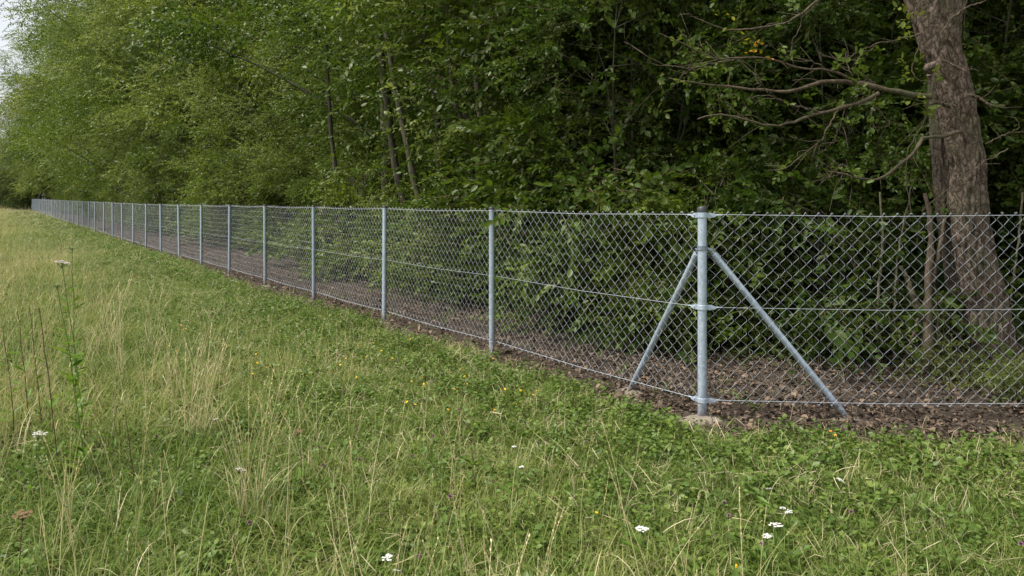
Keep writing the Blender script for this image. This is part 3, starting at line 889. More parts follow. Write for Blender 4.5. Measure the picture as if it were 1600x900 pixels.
branches = [
    ([(1455, 152), (1420, 148), (1372, 140), (1335, 128), (1290, 126), (1235, 136), (1180, 144), (1120, 136), (1080, 128), (1045, 122)], 6.3, [13, 11, 10, 8, 6, 4.5, 3.2], -.3),
    ([(1372, 146), (1330, 165), (1285, 175), (1240, 190), (1200, 198), (1160, 184), (1120, 182), (1090, 186)], 6.2, [9, 8, 6.5, 5, 4, 2.5], -.4),
    ([(1345, 133), (1300, 112), (1250, 105), (1200, 93), (1150, 92), (1110, 88), (1065, 70), (1030, 52)], 6.15, [6, 5, 4.4, 3.6, 2.6, 1.8], -.4),
    ([(1150, 92), (1110, 98), (1070, 100), (1030, 95), (990, 75)], 5.95, [3, 2.4, 1.6], -.2),
    ([(1120, 90), (1090, 72), (1072, 58)], 5.9, [2.4, 1.4], -.1),
    ([(1497, 206), (1470, 212), (1445, 215), (1430, 232), (1405, 258), (1375, 281), (1345, 278), (1315, 268), (1295, 268)], 6.35, [9, 8, 6.5, 6, 5, 3.5, 2], -.5),
    ([(1318, 268), (1305, 278), (1290, 280)], 6.0, [3, 1.6], 0),
    ([(1330, 272), (1318, 262), (1312, 258)], 6.05, [5, 4, 2.5], 0),
    ([(1440, 52), (1400, 62), (1365, 72), (1330, 84), (1310, 92)], 6.4, [3.4, 2.6, 1.6], -.2),
    ([(1290, 178), (1265, 170), (1235, 162), (1200, 150), (1170, 152)], 6.1, [4, 3, 1.8], -.2),
    ([(1310, 172), (1290, 200), (1280, 220), (1250, 245), (1225, 262), (1200, 266)], 6.1, [4, 3, 2.4, 1.5], -.2),
    ([(1335, 128), (1325, 95), (1322, 80)], 6.2, [3, 1.8], 0),
    ([(1240, 103), (1238, 70), (1250, 40), (1255, 15)], 6.1, [2.6, 2, 1.2], -.1),
    ([(1300, 120), (1275, 100), (1240, 88), (1215, 78), (1200, 65)], 6.2, [3, 2.4, 1.3], -.1),
    ([(1358, 150), (1375, 178), (1395, 188), (1412, 195)], 6.3, [2.6, 1.4], 0),
    ([(1380, 140), (1350, 118), (1330, 108)], 6.3, [3, 1.6], 0),
    ([(1320, 168), (1318, 195), (1308, 215), (1302, 225)], 6.15, [2.8, 1.6], 0),
    ([(1278, 0), (1235, 30), (1180, 44), (1130, 46), (1090, 30), (1072, 16)], 6.3, [5, 4, 3, 1.6], -.2),
    ([(1200, 145), (1190, 135), (1178, 132)], 6.05, [2.2, 1.2], 0),
    ([(1515, 148), (1530, 154), (1548, 166)], 6.45, [8, 6.5, 5], -.1),
    ([(1474, 93), (1492, 103), (1512, 112)], 6.42, [4.5, 4, 3], -.1),
    ([(1471, 52), (1485, 28), (1510, 10), (1535, 0), (1550, -15)], 6.3, [4.5, 3.5, 3], -.1),
    ([(1485, 166), (1465, 162), (1452, 164)], 6.5, [10, 7, 5], -.1),
    ([(1540, 225), (1565, 212), (1594, 199)], 6.6, [3, 1.6], 0),
    ([(1462, 105), (1440, 180), (1418, 240), (1420, 300), (1425, 335)], 6.3, [3, 2.4, 2], -.1),
    ([(1575, 232), (1530, 262), (1480, 300), (1440, 330)], 6.4, [2.6, 2.2, 1.4], -.2),
    ([(1440, 60), (1428, 110), (1462, 140), (1470, 180)], 6.4, [2.6, 2], 0),
]
tw = MB(); rt = np.random.default_rng(77)
for pts, Y, w, dY in branches:
    path, ob = limb(pts, Y, [q * .72 for q in w], dY=dY, jit=2.0)
    for k in range(int(len(path) * .22)):
        i = rt.integers(4, len(path) - 1); a = path[i]; dd = norm(path[i] - path[i - 2])
        o = norm(dd * .8 + rt.normal(0, .6, 3)); L = rt.uniform(.08, .32)
        pp = [a, a + o * L * .5 + rt.normal(0, .02, 3), a + o * L + rt.normal(0, .04, 3)]
        tube(tw, smooth_path(pp, 6), np.linspace(.0034, .0014, 6), 4)
tg = big_part('twigs', tw.mesh('twigs', [BARK_DEAD])); tg['kind'] = 'stuff'
for (u, v) in ((1466, 101),):
    mb = MB(); c = px3(u, v, 6.42)
    tube(mb, [c + [0, .14, -.01], c + [0, .03, 0], c, c - [0, .012, 0]], [.05, .04, .030, .012], 12)
    big_part('knot', mb.mesh('knot', [BARK_BIG]))
r = np.random.default_rng(5)
# high crown, above the picture
def bigprof(z): return 4.2 * np.clip(np.sin((np.clip((z - 6.2) / 8, 0, 1) * .8 + .2) * np.pi) ** .6, .05, 1)
Tb = [spray(15, .75, .12, False, r) for _ in range(5)]
p, d = crown_points(1700, bigprof, 6.2, 14, r, 1.1, .42)
mb = MB(); scatter_sprays(mb, Tb, p + [-.5, -.2, 0], d, r, .8, 1.5)
link('crown', mb.mesh('crown', [LEAF_MID]), big)
def small_leaves(name, spots, mat, Y, leaf, parent, n=5):
    mb = MB()
    T = [spray(n, .10, leaf, True, r, 1.3) for _ in range(4)]
    A = np.array([px3(u, v, Y) for u, v in spots]); D = norm(r.normal(0, 1, (len(A), 3)) + [0, -.5, .2])
    scatter_sprays(mb, T, A, D, r, .8, 1.2)
    return link(name, mb.mesh(name, [mat]), parent, -Vector(parent.location))
small_leaves('yellow_leaves', [(1166, 84), (1170, 80), (1178, 84), (1186, 84)], LEAF_AUTUMN, 6.0, .055, big, 3)
small_leaves('yellow_leaves', [(1168, 70), (1180, 68), (1184, 74)], LEAF_YELLOW, 6.02, .05, big, 3)
small_leaves('yellow_leaves', [(1141, 22), (1143, 24)], LEAF_YELLOW, 6.0, .05, big, 2)
small_leaves('green_leaves', [(1415, 108), (1422, 112), (1428, 120), (1434, 108), (1420, 124), (1438, 152), (1444, 160), (1440, 172), (1450, 178), (1436, 158), (1462, 185), (1405, 42), (1412, 20), (1418, 8), (1428, 30), (1408, 60), (1475, 122)], LEAF_LIME, 6.25, .06, big, 5)
rl = np.random.default_rng(21); spots = []
for pts, Y, w, dY in branches[:17]:
    for q in range(3):
        k = rl.integers(0, len(pts) - 1); f = rl.random()
        spots.append((pts[k][0] * (1 - f) + pts[k + 1][0] * f + rl.normal(0, 9), pts[k][1] * (1 - f) + pts[k + 1][1] * f + rl.normal(0, 9)))
small_leaves('green_leaves', [q for q in spots if q[0] < 1420], LEAF_MID, 6.02, .062, big, 6)

# dead stems by the tree
dead = thing('dead_stem', 'broken pale dead stem forking beside the leaning tree, behind the right fence panel', 'dead stem', (*at(1452, 582)[:2], 0))
for pts, w in (([(1452, 590), (1451, 520), (1450, 450), (1455, 390), (1454, 340), (1448, 318), (1445, 302)], [20, 17, 15, 12, 10, 9, 6]),
               ([(1456, 440), (1466, 395), (1472, 345), (1476, 318)], [9, 8, 6, 4]),
               ([(1446, 500), (1432, 470), (1418, 440), (1408, 415)], [11, 10, 8, 5]),
               ([(1404, 585), (1418, 545), (1432, 505), (1440, 485)], [4, 5, 5]),
               ([(1466, 560), (1464, 510), (1462, 470), (1459, 440)], [5, 4, 4])):
    Yd = dead.location.y
    limb(pts, Yd, w, 'stem', BARK_DEAD, parent=dead)
thin = [([(1376, 600), (1374, 480), (1378, 380), (1375, 300)], 7.3, [5, 3], 'tall thin bare sapling left of the dead stem'),
        ([(1398, 590), (1400, 450), (1412, 350), (1430, 270)], 7.4, [5, 3.5, 2], 'thin bare sapling leaning right towards the leaning tree'),
        ([(1572, 590), (1580, 470), (1590, 380), (1598, 300)], 7.6, [4, 3], 'thin bare sapling right of the leaning tree')]
for pts, Y, w, lab in thin:
    x, y = (pts[0][0] - 800) / FPX * Y, Y
    o = thing('bare_sapling', lab, 'sapling', (x, y, 0), 0, 'bare saplings by the leaning tree')
    limb(pts, Y, w, 'stem', BARK_PALE, parent=o)

# ------------------------------------------------------------------ slim trunks that show among the leaves
slim = [([(668, 345), (650, 300), (640, 240), (626, 180), (616, 130), (600, 20), (590, -120)], 15.2, [14, 12, 10, 9, 8, 7], BARK_PALE, 'slim pale trunk rising straight behind the third fence bay'),
        ([(634, 345), (622, 290), (612, 230), (606, 170), (598, 110), (580, -60)], 15.5, [14, 12, 11, 10, 8], BARK_DARK, 'grey trunk just left of the slim pale trunk behind the third bay'),
        ([(700, 345), (692, 290), (682, 230), (684, 190), (670, 120), (660, 0)], 14.4, [14, 11, 9, 8, 6], BARK_DARK, 'crooked dark trunk behind the second fence bay'),
        ([(748, 345), (748, 280), (750, 200), (746, 130), (742, 0)], 12.8, [13, 12, 10, 9], BARK_PALE, 'straight brown trunk directly behind the second post'),
        ([(730, 345), (738, 250), (722, 190), (710, 150), (702, 40), (700, -100)], 13.2, [9, 8, 7, 5], BARK_DARK, 'short leaning trunk left of the second post'),
        ([(527, 345), (524, 280), (518, 210), (514, 130), (506, 20), (500, -160)], 19.0, [8, 7, 6, 5], BARK_DARK, 'thin dark trunk behind the fourth fence bay'),
        ([(952, 345), (950, 160), (945, 60), (940, -60), (935, -200)], 13.5, [26, 25, 24, 22], BARK_DARK, 'thick dark trunk deep behind the first fence bay'),
        ([(975, 345), (972, 160), (965, 60), (966, -60), (966, -200)], 13.9, [20, 18, 18, 16], BARK_DARK, 'second dark trunk close to the thick one behind the first bay'),
        ([(1070, 345), (1068, 180), (1064, 60), (1056, -10), (1050, -160)], 11.8, [26, 26, 25, 24], BARK_PALE, 'mossy grey trunk above the corner post'),
        ([(1052, 345), (1052, 140), (1045, 50), (1030, 0), (1010, -80)], 12.1, [22, 20, 20, 20], BARK_DARK, 'dark leaning trunk close left of the mossy trunk'),
        ([(1150, 345), (1128, 160), (1122, 60), (1120, 0), (1118, -160)], 13.0, [22, 22, 20], BARK_DARK, 'dark trunk behind the bare branches right of the corner post')]
for pts, Y, w, bm, lab in slim:
    x = (pts[0][0] - 800) / FPX * Y
    o = thing('slim_tree', lab, 'tree', (x, Y, gz(x, Y)))
    limb([(pts[0][0], pts[0][1] + 130)] + pts, Y, w, 'trunk', bm, n=30, sides=9, parent=o)
    rr_ = np.random.default_rng(int(Y * 100 + pts[0][0]))
    top = px3(*pts[-1], Y) - np.array(o.location)
    p, d = crown_points(420, lambda z: 1.6 + 0 * z, 4.6, 8.5, rr_, .8, .42)
    mb = MB(); scatter_sprays(mb, [spray(14, .6, .09, False, rr_) for _ in range(4)], p + [top[0], top[1], 0], d, rr_)
    link('crown', mb.mesh('crown', [LEAF_MID]), o)

# low greenery on the floor of the wood
low_spots = [(1480, 578, .62, LEAF_MID, 'bright green seedling at the foot of the leaning tree'), (1510, 600, .5, LEAF_LIGHT, 'small bright seedling right below the dead stem'),
             (1350, 560, .9, LEAF_DARK, 'low green bush behind the top of the right brace'), (1270, 555, .8, LEAF_DARK, 'low green bush in the shade right of the corner post'),
             (1000, 540, .9, LEAF_MID, 'low green bush behind the left brace'), (900, 520, 1.0, LEAF_MID, 'low green bush behind the middle of the first fence bay'),
             (690, 460, 1.2, LEAF_LIGHT, 'bright low bush showing through the second fence bay'), (560, 430, 1.0, LEAF_MID, 'low green bush behind the third fence bay'),
             (1575, 620, .35, LEAF_LIGHT, 'tiny green seedling just behind the mesh under the leaning tree')]
for k, (u, v, sc, mat, lab) in enumerate(low_spots):
    x, y, z = at(u, v)
    plant('low_bush', LOW[k % 2], 'stems', 'foliage', x, y, sc, k * 1.3, mat, lab, 'bush', 'low bushes on the floor of the wood')

# ------------------------------------------------------------------ scattered stuff: grass, herbs, straw, fallen leaves (geometry nodes)
def scatter(name, pts, rot, scl, idx, variants, label=None, extra=None):
    me = bpy.data.meshes.new(name); me.vertices.add(len(pts)); me.vertices.foreach_set('co', pts.astype(np.float32).ravel())
    for nm, ty, arr in (('rot', 'FLOAT_VECTOR', rot), ('scl', 'FLOAT_VECTOR', scl)):
        a = me.attributes.new(nm, ty, 'POINT'); a.data.foreach_set('vector', arr.astype(np.float32).ravel())
    a = me.attributes.new('idx', 'INT', 'POINT'); a.data.foreach_set('value', idx.astype(np.int32))
    for nm, arr in (extra or {}).items():
        a = me.attributes.new(nm, 'FLOAT', 'POINT'); a.data.foreach_set('value', arr.astype(np.float32))
    o = link(name, me); tag(o, label, None, None, 'stuff')
    c = bpy.data.collections.new(name + '_kinds')
    for k, m in enumerate(variants):
        c.objects.link(bpy.data.objects.new('%s_kind_%02d' % (name, k), m))
    ng = bpy.data.node_groups.new(name, 'GeometryNodeTree')
    ng.interface.new_socket('Geometry', in_out='INPUT', socket_type='NodeSocketGeometry')
    ng.interface.new_socket('Geometry', in_out='OUTPUT', socket_type='NodeSocketGeometry')
    N = ng.nodes; gi, go = N.new('NodeGroupInput'), N.new('NodeGroupOutput')
    ip = N.new('GeometryNodeInstanceOnPoints'); ci = N.new('GeometryNodeCollectionInfo')
    ci.inputs['Collection'].default_value = c; ci.inputs['Separate Children'].default_value = True; ci.inputs['Reset Children'].default_value = True
    ip.inputs['Pick Instance'].default_value = True
    def na(nm, ty):
        n = N.new('GeometryNodeInputNamedAttribute'); n.data_type = ty; n.inputs['Name'].default_value = nm
        return [s for s in n.outputs if s.enabled and s.name == 'Attribute'][0]
    Lk = ng.links.new
    Lk(gi.outputs[0], ip.inputs['Points']); Lk(ci.outputs[0], ip.inputs['Instance'])
    Lk(na('idx', 'INT'), ip.inputs['Instance Index']); Lk(na('rot', 'FLOAT_VECTOR'), ip.inputs['Rotation']); Lk(na('scl', 'FLOAT_VECTOR'), ip.inputs['Scale'])
    Lk(ip.outputs[0], go.inputs[0])
    md = o.modifiers.new('scatter', 'NODES'); md.node_group = ng
    return o

def blade(mb, base, az_, length, width, bend, mat=0, segs=4, lean=0.0):
    t = np.linspace(0, 1, segs + 1)
    a = lean + bend * t ** 1.3
    ds = length / segs
    h = np.concatenate([[0], np.cumsum(np.sin(a[:-1]) * ds)]); z = np.concatenate([[0], np.cumsum(np.cos(a[:-1]) * ds)])
    c = np.stack([math.cos(az_) * h, math.sin(az_) * h, z], -1) + base
    s = np.array([-math.sin(az_), math.cos(az_), 0]) * width / 2
    w = np.array([.7, 1, .85, .55, .0])[:segs + 1] if segs == 4 else np.interp(t, [0, .3, .7, 1], [.7, 1, .6, 0])
    V = np.concatenate([c - s * w[:, None], c + s * w[:, None]])
    n = segs + 1
    mb.add(V, None, [[k, n + k, n + k + 1, k + 1] for k in range(segs)], mat)

def tuft(seed, n, lmin, lmax, wmin, wmax, spread, mat):
    r = np.random.default_rng(seed); mb = MB()
    for _ in range(n):
        b = np.append(r.normal(0, spread, 2), -.01)
        blade(mb, b, r.uniform(0, 6.283), r.uniform(lmin, lmax), r.uniform(wmin, wmax), r.uniform(.6, 3.2), lean=r.uniform(0, .9))
    return mb.mesh('tuft', [mat])

def herb_kind(seed, n, mat, leaf, up):
    """low leafy weed: clover or plantain like"""
    r = np.random.default_rng(seed); mb = MB(); LV, LT = leaf_shape(True)
    for _ in range(n):
        az_ = r.uniform(0, 6.283); h = r.uniform(.2, 1) * up; o = r.uniform(.01, .07)
        p = np.array([math.cos(az_) * o, math.sin(az_) * o, h])
        for q in range(r.integers(1, 4)):
            a2 = az_ + r.normal(0, .9)
            d = np.array([[math.cos(a2), math.sin(a2), r.normal(.15, .35)]])
            M = basis(d, r.normal(0, .5, 1))[0]
            s = leaf * r.uniform(.6, 1.3)
            mb.add((LV * [1, 1.25, 1]) @ M.T * s + p, LT)
        blade(mb, np.array([0, 0, -.01]), az_, h * 1.05, .0025, .5, segs=2, lean=.15)
    return mb.mesh('herb', [mat])

def stalk_kind(seed, mat, h):
    r = np.random.default_rng(seed); mb = MB()
    for _ in range(r.integers(1, 3)):
        L = h * r.uniform(.75, 1.15); az_ = r.uniform(0, 6.28); lean = r.uniform(.03, .22)
        t = np.linspace(0, 1, 7)
        path = np.stack([math.cos(az_) * L * (lean * t + .10 * t ** 3), math.sin(az_) * L * (lean * t + .10 * t ** 3), L * t - .01], -1) + np.append(r.normal(0, .012, 2), 0)
        tube(mb, path, np.linspace(.0016, .0008, 7), 3, caps=False)
        hl = r.uniform(.07, .13)
        d = norm(path[-1] - path[-2])
        for k in range(16 if seed % 3 else 5):               # seed head, some nearly bare
            f = k / 15; c = path[-1] - d * hl * (1 - f)
            dirn = norm(np.array([[*(r.normal(0, .30, 2)), .9]]) + d)
            M = basis(dirn, r.uniform(0, 6, 1))[0]
            LV, LT = leaf_shape(False)
            mb.add(LV @ M.T * r.uniform(.006, .010) + c, LT)
        if r.random() < .6:
            blade(mb, path[2], r.uniform(0, 6), r.uniform(.12, .22), .003, 1.6, lean=.5)
    return mb.mesh('stalk', [mat])

def sample(n, xlo, xhi, ylo, yhi):
    return rng.uniform(xlo, xhi, n), rng.uniform(ylo, yhi, n)

def meadow_points(dens):
    """random points on the meadow side, densest near the camera"""
    X, Y = [], []
    bands = [(1.6, 4, 1.0), (4, 7, .95), (7, 11, .75), (11, 17, .55), (17, 28, .36), (28, 48, .22), (48, 80, .14), (80, 130, .09)]
    for y0, y1, f in bands:
        xl, xr = -.72 * y1 - 2.0, min(P0[0] + 8, .72 * y1 + 1.5)
        n = int((xr - xl) * (y1 - y0) * dens * f)
        x, y = sample(n, xl, xr, y0, y1)
        s, t = side(x, y)
        k = (x > -.72 * y - 2.0) & (x < .72 * y + 1.5)
        e = strip(t) + .22 * (fbm(np.stack([x * 2.2, y * 2.2, 0 * x], -1) + 40) - .5) * 2
        prob = np.clip((-s - e) / .30 + .35, 0.0, 1)
        k &= (rng.random(len(x)) < prob) & (s < -.02)
        X.append(x[k]); Y.append(y[k])
    return np.concatenate(X), np.concatenate(Y)

def dry_of(x, y):
    """how straw-coloured and tall the meadow is: rank towards the left, fresh near the fence and bottom right"""
    s, t = side(x, y)
    p = np.stack([x, y, 0 * x], -1)
    base = np.clip((-s - 1.3) / 2.6, 0, 1) * np.clip((y - 2.6) / 3.0, .35, 1)
    return np.clip(.10 + base * .34 + (fbm(p * .55 + 70) - .5) * 1.0 + (fbm(p * 2.1 + 20) - .5) * .7, 0, 1), s

def put(name, dens, variants, size, label, dry_pow=None, hmod=None, tilt=.12, prob=None):
    x, y = meadow_points(dens)
    dry, s = dry_of(x, y)
    if prob is not None:
        k = rng.random(len(x)) < prob(dry, s, x, y)
        x, y, dry, s = x[k], y[k], dry[k], s[k]
    n = len(x)
    z = ground(x, y)
    sc = rng.uniform(size[0], size[1], n)
    if hmod is not None: sc = sc * hmod(dry, s, y)
    wide = 1 + np.clip(y - 12, 0, 60) / 30
    scl = np.stack([sc * wide, sc * wide, sc], -1)
    rot = np.stack([rng.normal(0, tilt, n), rng.normal(0, tilt, n), rng.uniform(0, 6.283, n)], -1)
    return scatter(name, np.stack([x, y, z], -1), rot, scl, rng.integers(0, len(variants), n), variants, label, {'dry': dry})

tufts = [tuft(100 + k, 18, .08, .24, .0025, .0052, .045, GRASS) for k in range(8)]
short = [tuft(130 + k, 16, .06, .15, .0028, .006, .035, GRASS) for k in range(5)]
herbs = [herb_kind(160 + k, 18, HERB, .020, .10) for k in range(4)] + [herb_kind(170 + k, 9, HERB, .034, .09) for k in range(2)]
stalks = [stalk_kind(200 + k, STRAW, .55) for k in range(7)]
thatch = [tuft(230 + k, 9, .06, .20, .0015, .0029, .06, THATCH) for k in range(5)]

put('meadow_grass', 210, tufts, (.65, 1.15), 'long mixed green and straw meadow grass', hmod=lambda d, s, y: np.clip(.30 + .36 * np.clip(-s - .3, 0, 2.8) + .25 * d, .30, 1.5))
put('short_grass', 330, short, (.7, 1.2), 'short green grass in front of the fence', prob=lambda d, s, x, y: np.clip(1.2 - d * .8, .2, 1))
put('low_herbs', 150, herbs, (.7, 1.35), 'clover and other low green herbs in the grass', tilt=.2, prob=lambda d, s, x, y: np.clip(np.where(s > -1.2, 1.0, .62) - d * .5, .2, 1))
put('straw_stalks', 80, stalks, (.55, 1.15), 'dry straw-coloured grass stalks with seed heads', prob=lambda d, s, x, y: np.clip(d * 1.3 - .05, .05, 1) * np.clip((-s - .3) / 2.4, .02, 1) ** 1.3 * np.where(x > .2, .30, 1), hmod=lambda d, s, y: .60 + .45 * d + .18 * np.clip(-s - 1, 0, 2))
put('dead_thatch', 95, thatch, (.6, 1.3), 'withered brown grass lying among the green', tilt=.5)

x, y = sample(16000, -6, 7.5, 4.4, 13); s, t = side(x, y)
k = (s > -strip(t) - .1) & (s < 2.6) & (rng.random(len(x)) < np.where(s < 0, .30, .13)) & (fbm(np.stack([x * 1.5, y * 1.5, 0 * x], -1) + 12) > .44)
x, y = x[k], y[k]; n = len(x)
sc = rng.uniform(.35, .95, n)
scatter('soil_weeds', np.stack([x, y, ground(x, y)], -1), np.stack([rng.normal(0, .15, n), rng.normal(0, .15, n), rng.uniform(0, 6.28, n)], -1), np.stack([sc] * 3, -1),
        rng.integers(0, len(herbs + short + thatch), n), herbs + short + thatch, 'sparse weeds and grass sprouting from the bare soil by the fence', {'dry': rng.uniform(0, .5, n)})

# fallen leaves on soil
def dead_leaf(seed, L):
    r = np.random.default_rng(seed); n = 4
    t = np.linspace(0, 1, n + 1); w = np.sin(np.clip(t * .92 + .04, 0, 1) * np.pi) ** .8 * .30 * L
    curl = r.uniform(.6, 2.2); up = r.uniform(-.4, .9)
    zc = curl * .10 * L * np.sin(t * np.pi + r.uniform(-.6, .6)); fold = up * w * .7
    c = np.stack([t * L - L / 2, 0 * t, zc], -1)
    a, b = c.copy(), c.copy(); a[:, 1] += w; a[:, 2] += fold + r.normal(0, .004, n + 1); b[:, 1] -= w; b[:, 2] += fold * r.uniform(.2, 1.2)
    m = n + 1
    mb = MB(); mb.add(np.concatenate([a, c, b]), None, [[k, k + 1, m + k + 1, m + k] for k in range(n)] + [[m + k, m + k + 1, 2 * m + k + 1, 2 * m + k] for k in range(n)])
    return mb.mesh('fallen_leaf', [DEADLEAF])
def twig_kind(seed):
    r = np.random.default_rng(seed); mb = MB(); L = r.uniform(.12, .30)
    P = np.stack([np.linspace(-L / 2, L / 2, 6), r.normal(0, .012, 6), np.abs(r.normal(0, .008, 6)) + .004], -1)
    tube(mb, P, np.linspace(.005, .002, 6), 5)
    return mb.mesh('twig', [BARK_DEAD])
litter = [dead_leaf(300 + k, L) for k, L in enumerate([.018, .026, .034, .042, .022, .030, .038, .058])] + [twig_kind(320 + k) for k in range(2)]
X, Y = [], []
for y0, y1, xl, xr, dens in ((4.2, 8, -1.5, 8, 1300), (8, 12, -4.5, 9, 700), (12, 18, -9, 6, 240), (18, 32, -18, 0, 70), (32, 60, -38, -8, 25)):
    n = int((xr - xl) * (y1 - y0) * dens); x, y = sample(n, xl, xr, y0, y1); s, t = side(x, y)
    e = strip(t)
    k = (s > -e - .12 * rng.random(n)) & (s < 7) & (rng.random(n) < np.clip((fbm(np.stack([x * 1.8, y * 1.8, 0 * x], -1) + 55) - .36) * 5, .42, 1))
    X.append(x[k]); Y.append(y[k])
X, Y = np.concatenate(X), np.concatenate(Y); n = len(X)
sc = rng.uniform(.6, 1.25, n)
scatter('leaf_litter', np.stack([X, Y, ground(X, Y) + rng.uniform(.0, .03, n)], -1), np.stack([rng.normal(0, .45, n), rng.normal(0, .45, n), rng.uniform(0, 6.28, n)], -1),
        np.stack([sc] * 3, -1), np.where(rng.random(n) < .035, rng.integers(8, 10, n), rng.integers(0, 8, n)), litter, 'brown fallen leaves and twigs on the bare soil under the fence')

# ------------------------------------------------------------------ flowers and single stems in the meadow
def umbel_head(seed, rad, mat, tilt=(0, 0), dome=.25):
    r = np.random.default_rng(seed); mb = MB(); st = MB()
    k = 0
    for ring, cnt in ((0, 1), (.45, 6), (.85, 11)):
        for j in range(cnt):
            a = j / cnt * 6.283 + ring * 3 + r.normal(0, .1)
            c = np.array([math.cos(a) * rad * ring, math.sin(a) * rad * ring, dome * rad * (1 - ring ** 2)])
            if ring and r.random() < .14: continue
            c[2] += r.normal(0, rad * .07)
            for q in range(7):                           # florets of each umbellet
                b = q / 6 * 6.283 + r.uniform(0, 1); rr = 0 if q == 6 else rad * .14
                o = c + [math.cos(b) * rr, math.sin(b) * rr, r.normal(0, .02 * rad)]
                w = rad * .11
                an = np.arange(5) / 5 * 6.283 + r.uniform(0, 6)
                ringv = np.stack([np.cos(an) * w, np.sin(an) * w, r.normal(0, .02 * rad, 5)], -1) + o
                mb.add(np.concatenate([ringv, [o + [0, 0, w * .5]]]), [[5, i, (i + 1) % 5] for i in range(5)])
            tube(st, [[0, 0, -rad * .75], c * .6 - [0, 0, rad * .28], c - [0, 0, rad * .02]], [.0011, .0008, .0007], 3, caps=False)
    return mb, st

def flower_plant(name, u, v, h, rad, mat, label, cat, group, seed, lean=0.0, leafy_=0, stem_mat=None, tilt=(0, 0), stem_w=.0022):
    x, y, z = at(u, v, h)
    o = thing(name, label, cat, (x, y, z), 0, group)
    r = np.random.default_rng(seed)
    t = np.linspace(0, 1, 9)
    bx = -lean * h
    path = np.stack([bx * (1 - t ** 1.2) + r.normal(0, .003, 9), r.normal(0, .003, 9), t * h], -1); path[-1, :2] = 0
    sm = MB(); tube(sm, path, np.linspace(stem_w, stem_w * .6, 9), 6)
    if leafy_:
        LV, LT = leaf_shape(True)
        for k in range(leafy_):
            f = r.uniform(.05, .8); c = np.array([np.interp(f, t, path[:, i]) for i in range(3)])
            a = r.uniform(0, 6.28); M = basis(np.array([[math.cos(a), math.sin(a), r.uniform(.2, .9)]]), r.normal(0, .3, 1))[0]
            sm.add((LV * [1, .45, 1]) @ M.T * r.uniform(.06, .13) * (1.1 - .5 * f) + c, LT, None, 1)
    link('stem', sm.mesh('stem', [stem_mat or STEM_GREEN, HERB_TALL]), o)
    if rad:
        hm, st = umbel_head(seed, rad, mat)
        e = (tilt[0], tilt[1], r.uniform(0, 6))
        hd = link('flower_head', hm.mesh('flower_head', [mat]), o, (0, 0, h), e)
        link('flower_rays', st.mesh('flower_rays', [stem_mat or STEM_GREEN]), hd)
    return o

umb = [(60, 679, .42, .040, PETAL_WHITE, (.35, -.35), 'tilted white umbel in the tall grass at the left edge'),
       (1003, 827, .24, .026, PETAL_WHITE, (0, 0), 'flat white umbel below the corner post'),
       (1212, 821, .26, .028, PETAL_WHITE, (0, .1), 'widest white umbel of the little cluster in the lower right grass'),
       (1198, 838, .22, .018, PETAL_WHITE, (.1, 0), 'small white umbel lowest in the cluster at lower right'),
       (1232, 800, .27, .017, PETAL_WHITE, (.2, .1), 'small white umbel at the right end of the cluster at lower right'),
       (1223, 794, .28, .012, PETAL_WHITE, (0, 0), 'tiny white umbel topmost in the cluster at lower right'),
       (1202, 764, .26, .015, PETAL_WHITE, (.2, -.5), 'small tilted white umbel just above the cluster at lower right'),
       (1313, 750, .22, .019, PETAL_WHITE, (.1, -.35), 'pale narrow umbel standing alone in front of the right brace'),
       (803, 698, .24, .013, PETAL_WHITE, (0, 0), 'small white umbel above another one in the middle of the meadow'),
       (815, 730, .24, .013, PETAL_WHITE, (.1, .2), 'small white umbel below another one in the middle of the meadow'),
       (605, 872, .22, .020, PETAL_WHITE, (.2, 0), 'star-like white umbel near the bottom of the meadow'),
       (620, 892, .2, .014, PETAL_WHITE, (.5, 0), 'white umbel lowest of all in the meadow'),
       (337, 655, .30, .014, PETAL_WHITE, (.2, .2), 'small white umbel among the dry stalks'),
       (128, 632, .30, .010, PETAL_WHITE, (.2, .2), 'tiny white umbel beside the tall green stems'),
       (465, 675, .36, .026, PETAL_BROWN, (0, 0), 'flat faded brown umbel in the middle of the dry grass'),
       (375, 734, .30, .024, PETAL_GREY, (.1, .2), 'pale withered umbel on a straw stem'),
       (35, 804, .34, .034, PETAL_BROWN, (.1, .1), 'rusty brown seed umbel at the lower left edge'),
       (183, 634, .36, .013, PETAL_BROWN, (0, 0), 'small dark brown seed head left of the dry stalks')]
for k, (u, v, h, rad, mat, tl_, lab) in enumerate(umb):
    flower_plant('umbel_flower', u, v, h, rad, mat, lab, 'flower', 'umbel flowers in the meadow', 400 + k, rng.normal(0, .08), 3, STEM_BROWN if mat in (PETAL_BROWN, PETAL_GREY) else STEM_GREEN, tl_)
tall = [(97, 411, 1.18, .040, PETAL_GREY, 36, -.12, 'tallest leafy stem with a greyish pink umbel at the left'),
        (113, 388, 1.25, .022, PETAL_GREEN, 30, -.02, 'tall stem with a small green umbel above the grey one'),
        (89, 446, 1.10, .020, PETAL_GREEN, 36, -.15, 'tall stem with a small green umbel below the grey one'),
        (61, 482, .95, .010, PETAL_BROWN, 10, -.12, 'tall dark stem with a tiny brown tip left of the umbels')]
for k, (u, v, h, rad, mat, nl, lean, lab) in enumerate(tall):
    flower_plant('tall_umbel_plant', u, v, h, rad, mat, lab, 'wild plant', 'tall umbel plants at the left', 450 + k, lean, nl, STEM_GREEN if k < 3 else STEM_BROWN, (.1, .15), .0035)
